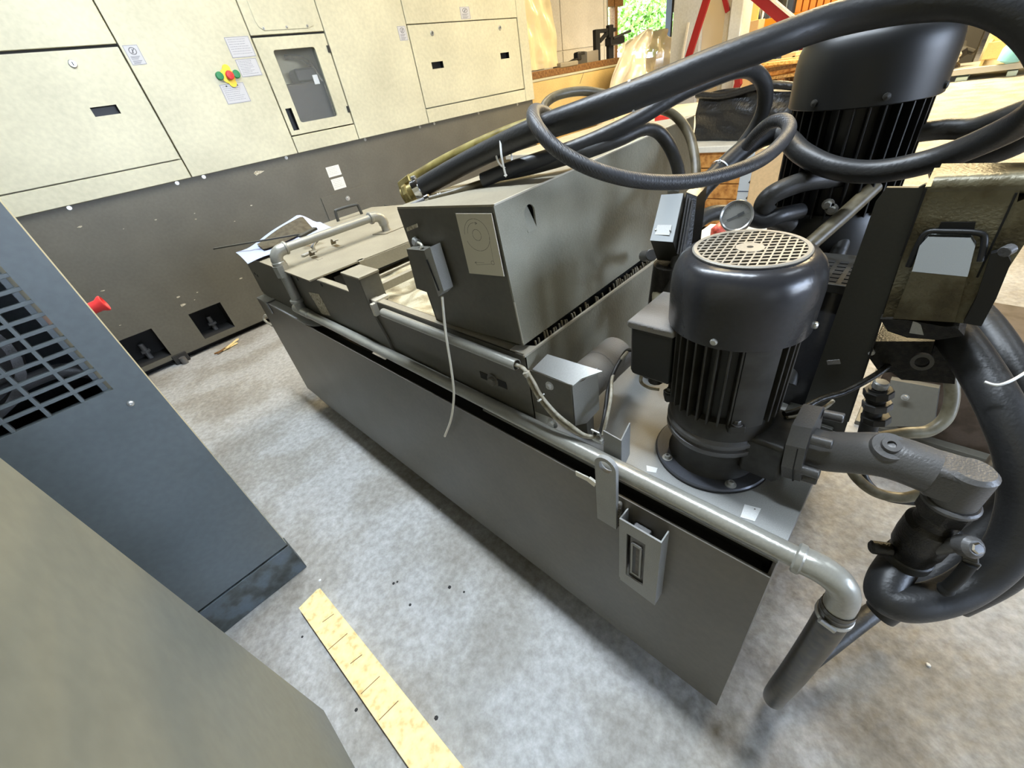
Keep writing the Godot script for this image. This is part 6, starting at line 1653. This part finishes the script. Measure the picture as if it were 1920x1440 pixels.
	var drf := func(u: float, w: float) -> Vector3:
		# u along the front from left to right, w from floor to ridge and over
		var t := w
		var ybase := 0.25
		var ridge := lerpf(top - 0.12, top, smoothstep(0.0, 0.5, u)) - 0.22 * smoothstep(0.6, 1.0, u)
		var y := lerpf(ybase, ridge, smoothstep(0.0, 0.85, t))
		var left := lerpf(6.3, 8.35, clampf(t / 0.85, 0, 1))
		var right := lerpf(10.2, 9.95, clampf(t / 0.85, 0, 1))
		var x := lerpf(left, right, u)
		var over := smoothstep(0.84, 1.0, t)
		x += 0.25 * over
		y -= 0.25 * over
		var z := zd + 0.25 - 0.25 * t - 0.25 * over
		var cr := 0.06 * sin(u * 13.0 + t * 4.0) + 0.05 * sin(u * 29.0 - t * 9.0) + 0.04 * sin(t * 21.0 + u * 11.0)
		return Vector3(x, y + cr * 0.3, z + cr)
	obj("film_cover", MB.new().sheet(drf, 50, 40, 0.0), M.film_clear, dr)
	# forklift mast
	var zf := -7.6
	var fk := thing("forklift_mast", "black forklift mast standing before the white wall", "forklift", Z(1140, 110, zf))
	var up0 := Z(1117, 55, zf); var up0b := Z(1123, 150, zf)
	var up1 := Z(1146, 48, zf); var up1b := Z(1150, 150, zf)
	obj("mast_rail", MB.new().bb(Vector3(up0.x, 0, zf - 0.1), Vector3(up0.x + 0.20, up0.y, zf), 0.01), M.black_plastic, fk)
	obj("mast_rail", MB.new().bb(Vector3(up1.x - 0.1, 0, zf - 0.1), Vector3(up1.x + 0.12, up1.y + 0.02, zf), 0.01), M.black_plastic, fk)
	obj("cross_head", MB.new().bb(Vector3(up0.x, up0.y - 0.08, zf - 0.09), Vector3(up1.x + 0.30, up0.y, zf - 0.02), 0.01), M.black_plastic, fk)
	obj("tilt_link", MB.new().bar(Vector3(up0.x + 0.25, 2.05, zf - 0.05), Vector3(up1.x, 2.25, zf - 0.05), 0.06, 0.08), M.black_plastic, fk)
	obj("carriage", MB.new().bb(Z(1146, 85, zf + 0.1), Z(1172, 66, zf + 0.1) + Vector3(0, 0, -0.2), 0.02), M.black_plastic, fk)
	obj("guard_bar", MB.new().tube([Z(1150, 72, zf + 0.1), Z(1172, 62, zf + 0.1), Z(1182, 58, zf)], 0.03, 8, 3), M.hollow, fk)
	obj("cab", MB.new().bb(Vector3(up1.x + 0.4, 0.2, zf - 1.6), Vector3(up1.x + 1.9, 1.6, zf - 0.3), 0.1), M.ochre, fk)
	for s in [0.5, 1.6]:
		obj("wheel", MB.new().rod(Vector3(up1.x + s, 0.25, zf - 0.25), Vector3(up1.x + s, 0.25, zf - 0.05), 0.25, 20, 0.03), M.rubber, fk)
	# grey press with red braces
	var xp := 8.75
	var pr := thing("press_frame", "tall grey and beige press with red diagonal braces and a white column", "press", Vector3(8.0, 0, -2.6))
	var g0 := X(1268, 0, xp); var g1 := X(1312, 0, xp)
	obj("grey_door", MB.new().prism([Vector3(xp, 0.12, X(1250, 150, xp).z), Vector3(xp, 0.12, X(1306, 150, xp).z), Vector3(xp, 3.2, X(1312, 0, xp).z + 0.03), Vector3(xp, 3.2, X(1268, 0, xp).z)], Vector3(0.4, 0, 0)), M.press_grey, pr)
	obj("door_handle", MB.new().bar(X(1291, 42, xp - 0.03), X(1279, 112, xp - 0.03), 0.03, 0.03, Vector3.RIGHT), M.white_sheet, pr)
	obj("beige_panel", MB.new().bb(Vector3(xp + 0.1, 0.12, X(1306, 90, xp).z), Vector3(xp + 0.6, 3.2, X(1358, 60, xp).z), 0.01), M.press_beige, pr)
	obj("inner_edge", MB.new().bb(Vector3(xp + 0.08, 0.12, X(1352, 60, xp).z), Vector3(xp + 0.14, 3.2, X(1359, 60, xp).z)), M.white_sheet, pr)
	obj("white_column", MB.new().bb(Vector3(xp - 0.1, 0.12, X(1364, 50, xp - 0.1).z), Vector3(xp + 0.3, 3.2, X(1390, 50, xp - 0.1).z), 0.03), M.press_grey, pr)
	obj("red_brace", MB.new().bar(X(1328, -10, xp - 0.25), X(1282, 135, xp - 0.25), 0.11, 0.05, Vector3.RIGHT, 0.005), M.red_steel, pr)
	obj("red_brace", MB.new().bar(X(1357, -10, xp - 0.05), X(1365, 22, xp - 0.05), 0.07, 0.05, Vector3.RIGHT, 0.005), M.red_steel, pr)
	obj("red_brace", MB.new().bar(X(1408, -20, xp - 0.25), X(1512, 68, xp - 0.25), 0.16, 0.06, Vector3.RIGHT, 0.005), M.red_steel, pr)
	obj("brace_edge", MB.new().bar(X(1424, -20, xp - 0.29), X(1524, 64, xp - 0.29), 0.03, 0.02, Vector3.RIGHT), M.white_sheet, pr)
	obj("red_leg", MB.new().prism([X(1376, 135, xp - 0.2), X(1387, 135, xp - 0.2), X(1388, 158, xp - 0.2), X(1381, 170, xp - 0.2), X(1373, 172, xp - 0.2), X(1377, 155, xp - 0.2)], Vector3(0.1, 0, 0)), M.red_steel, pr)
	obj("column_base", MB.new().bb(Vector3(xp - 0.2, 0.03, X(1346, 150, xp - 0.2).z), Vector3(xp + 0.4, 0.5, X(1372, 150, xp - 0.2).z), 0.02), M.press_grey, pr)
	obj("base_skid", MB.new().bb(Vector3(xp - 0.3, 0.0, X(1260, 150, xp).z), Vector3(xp + 0.6, 0.12, X(1400, 150, xp).z), 0.02), M.hollow, pr)
	var rb := D(1238, 229, 4.6)
	tag(obj("red_block", MB.new().box(Y(1245, 226, yk + 0.06), Vector3(0.14, 0.12, 0.2), 0.02), M.red), "small bright red block on the white crate top, left of the bag", "block")
	var yv := X(1404, 155, 7.0)
	tag(obj("yellow_sack", MB.new().lathe([Vector2(0, 0), Vector2(0.16, 0.02), Vector2(0.2, 0.2), Vector2(0.14, 0.45), Vector2(0, 0.5)], Vector3(8.9, 0.0, yv.z * 8.9 / 7.0 + 0.1), Vector3.UP, 16), M.hivis), "pale yellow-green sack on the floor right of the red leg", "sack")
	# pallet rack with cartons
	var xr := 13.0
	var rk := thing("pallet_rack", "blue and orange pallet rack at the far side, above the thick hose", "rack", Vector3(xr, 0, -2.0))
	for q in [1407, 1438, 1478, 1600]:
		var zc := X(q, 40, xr).z
		obj("upright", MB.new().bb(Vector3(xr - 0.05, 0, zc - 0.05), Vector3(xr + 0.05, 5.0, zc + 0.05), 0.005), M.blue_rack, rk)
		obj("upright", MB.new().bb(Vector3(xr + 1.0, 0, zc - 0.05), Vector3(xr + 1.1, 5.0, zc + 0.05), 0.005), M.blue_rack, rk)
		obj("lattice", MB.new().bar(Vector3(xr, 0.4, zc), Vector3(xr + 1.05, 1.4, zc), 0.04, 0.04).bar(Vector3(xr + 1.05, 1.4, zc), Vector3(xr, 2.4, zc), 0.04, 0.04).bar(Vector3(xr, 2.4, zc), Vector3(xr + 1.05, 3.4, zc), 0.04, 0.04), M.blue_rack, rk)
	var bm0 := X(1409, 48, xr - 0.06)
	obj("beam", MB.new().bb(Vector3(xr - 0.1, bm0.y - 0.10, bm0.z), Vector3(xr - 0.02, bm0.y + 0.06, X(1620, 20, xr).z), 0.008), M.orange, rk)
	obj("beam_end", MB.new().bb(Vector3(xr - 0.12, bm0.y - 0.32, bm0.z - 0.05), Vector3(xr - 0.02, bm0.y + 0.08, bm0.z + 0.12), 0.008), M.orange, rk)
	obj("deck", MB.new().bb(Vector3(xr, bm0.y + 0.02, bm0.z), Vector3(xr + 1.0, bm0.y + 0.06, X(1620, 20, xr).z)), M.wood_pale, rk)
	var low := X(1430, 70, xr).y
	obj("deck", MB.new().bb(Vector3(xr, low - 0.03, bm0.z), Vector3(xr + 1.0, low + 0.028, X(1620, 20, xr).z)), M.wood_dark, rk)
	for k in 6:
		var za := X(1492 + k * 13, 10, xr).z
		var zz := X(1504 + k * 13, 10, xr).z
		tag(obj("orange_carton", MB.new().bb(Vector3(xr, bm0.y + 0.06, za), Vector3(xr + 0.6, bm0.y + 0.75, zz - 0.015), 0.01), M.orange_card), "orange-brown carton in the row on the orange rack beam", "carton", "orange cartons in a row on the rack beam")
	var yc := X(1403, 32, xr - 0.3)
	tag(obj("yellow_card", MB.new().box(yc, Vector3(0.03, 0.62, 0.42), 0.005), M.card_yellow), "pale yellow board leaning before the rack's left upright", "board")
	var gb := X(1397, 8, xr + 0.8)
	tag(obj("grey_locker", MB.new().bb(Vector3(xr + 0.9, 0, X(1392, 30, xr + 0.9).z), Vector3(xr + 1.4, 2.6, X(1424, 30, xr + 0.9).z), 0.02), M.press_grey), "pale grey locker behind the rack's left upright", "locker")
	for q in [[1425, 62, 0.3, 0.25, "black_case", "small dark case on the lower rack level, left one"], [1440, 55, 0.22, 0.35, "black_case", "dark upright case on the lower rack level, right one"]]:
		var p := X(q[0], q[1], xr + 0.3)
		p.y = X(1430, 70, xr).y + 0.03 + q[3] / 2
		tag(obj(q[4], MB.new().box(p, Vector3(0.3, q[3], q[2]), 0.02), M.black_plastic), q[5], "case")
	var cb2 := X(1402, 62, xr - 0.5)
	tag(obj("brown_carton", MB.new().bb(Vector3(xr - 0.5, 0, cb2.z - 0.25), Vector3(xr - 0.1, cb2.y + 0.2, cb2.z + 0.2), 0.01), M.carton_pale), "tall tan carton standing at the rack's left foot", "carton")
	# pile of planks and pallets
	var xs := 9.6
	var st := thing("timber_pile", "low pile of sawn boards and broken pallets under the thick hose, far side", "timber", Vector3(xs, 0, -2.7))
	rng.seed = 33
	for k in 16:
		var lvl := k / 4
		var za := X(1412, 125, xs).z
		var zz := X(1512, 118, xs).z
		var y := 0.92 + lvl * 0.06
		var x := xs + (k % 4) * 0.22 + rng.randf_range(-0.05, 0.05)
		var z0 := za + rng.randf_range(-0.1, 0.25)
		var z1 := zz + rng.randf_range(-0.2, 0.2)
		obj("board", MB.new().bar(Vector3(x, y + rng.randf_range(-0.02, 0.02), z0), Vector3(x + rng.randf_range(-0.1, 0.1), y + rng.randf_range(-0.03, 0.03), z1), 0.15, 0.05, Vector3.UP, 0.006), [M.wood_pale, M.wood_crate, M.wood_dark][k % 3], st)
	for k in 3:
		obj("bearer", MB.new().bb(Vector3(xs - 0.1, 0, -3.0 + k * 0.33), Vector3(xs + 0.9, 0.89, -2.88 + k * 0.33), 0.01), M.wood_dark, st)
	for k in 2:
		var p := X(1484 + k * 20, 98, 10.9)
		tag(obj("light_carton", MB.new().bb(Vector3(10.75, 0, p.z - 0.12), Vector3(11.15, p.y - 0.02 * k, p.z + 0.12), 0.01), M.carton_pale), ["pale carton behind the timber pile, left one", "pale carton behind the timber pile, right one"][k], "carton")
	tag(obj("red_drum", MB.new().lathe([Vector2(0, 0), Vector2(0.28, 0), Vector2(0.28, 0.85), Vector2(0.24, 0.9), Vector2(0, 0.9)], Vector3(14.6, 0.6, X(1515, 82, 14.6).z), Vector3.UP, 20), M.red_steel), "dark red drum between the cartons and the rear motor", "drum")
	tag(obj("drum_stand", MB.new().bb(Vector3(14.2, 0, X(1515, 82, 14.6).z - 0.5), Vector3(15.0, 0.6, X(1515, 82, 14.6).z + 0.5), 0.02), M.wood_dark), "dark wooden stand under the red drum", "stand")
	# scrap bin on a pallet, far right
	var xb2 := 15.5
	var pc := Y(1880, 112, 0.0)
	var sb := thing("scrap_bin", "beige steel scrap bin on a low pallet, seen far right past the rear motor", "bin", Vector3(xb2, 0, 0))
	var z0b := X(1845, 100, xb2).z
	var z1b := X(1925, 90, xb2).z
	var yb := X(1880, 108, xb2).y
	obj("bin_wall", MB.new().bb(Vector3(xb2, maxf(0.2, yb), z0b), Vector3(xb2 + 0.05, X(1880, 76, xb2).y, z1b), 0.01).bb(Vector3(xb2 + 0.05, 0.2, z0b), Vector3(xb2 + 1.2, X(1880, 76, xb2).y, z0b + 0.05)).bb(Vector3(xb2 + 1.15, 0.2, z0b), Vector3(xb2 + 1.2, 1.4, z1b)), M.ochre, sb)
	obj("pallet_block", MB.new().bb(Vector3(xb2 - 0.05, 0, z0b - 0.3), Vector3(xb2 + 1.2, 0.08, z0b - 0.1), 0.01).bb(Vector3(xb2 - 0.05, 0, z0b + 0.5), Vector3(xb2 + 1.2, 0.1, z0b + 0.66), 0.01), M.cyan_pale, sb)
	obj("pallet_deck", MB.new().bb(Vector3(xb2 - 0.1, 0.12, z0b - 0.9), Vector3(xb2 + 1.3, 0.24, z1b + 0.3), 0.01), M.steel_light, sb)
	rng.seed = 9
	for k in 9:
		var p := Vector3(xb2 + 0.1 + rng.randf() * 0.5, 0.3 + rng.randf() * 0.35, z0b - 0.28 - rng.randf() * 0.6)
		tag(obj("scrap_lump", MB.new().box(p, Vector3(rng.randf_range(0.15, 0.35), rng.randf_range(0.08, 0.2), rng.randf_range(0.15, 0.3)), 0.03, Basis.from_euler(Vector3(rng.randf(), rng.randf() * 3, rng.randf()))), [M.scrap, M.steel_light, M.hollow][k % 3]), ["brown lump of scrap metal beside the beige bin", "bright lump of scrap metal beside the beige bin", "dark lump of scrap metal beside the beige bin"][k % 3], "scrap", ["brown scrap lumps by the bin", "bright scrap lumps by the bin", "dark scrap lumps by the bin"][k % 3])
	var cy := X(1904, 92, xb2 - 0.1)
	tag(obj("cyan_bag", MB.new().lathe([Vector2(0, -0.25), Vector2(0.18, -0.2), Vector2(0.2, 0.0), Vector2(0.12, 0.22), Vector2(0, 0.25)], cy, Vector3(0, 1, 0.2), 14), M.cyan), "pale cyan plastic bag hanging on the beige scrap bin", "bag")
	var dk := X(1832, 70, xb2 + 1.5)
	tag(obj("dark_cabinet", MB.new().bb(Vector3(xb2 + 1.8, 0, dk.z * 1.12 - 0.5), Vector3(xb2 + 2.4, dk.y + 0.5, dk.z * 1.12 + 0.15), 0.02), M.hollow), "dark cabinet behind the scrap, right of the rear motor", "cabinet")
	tag(obj("tan_partition", MB.new().bb(Vector3(xb2 + 3.0, 0, -0.4), Vector3(xb2 + 3.1, 4.0, 4.0), 0.01), M.partition), "plain tan partition behind the scrap bin", "partition")
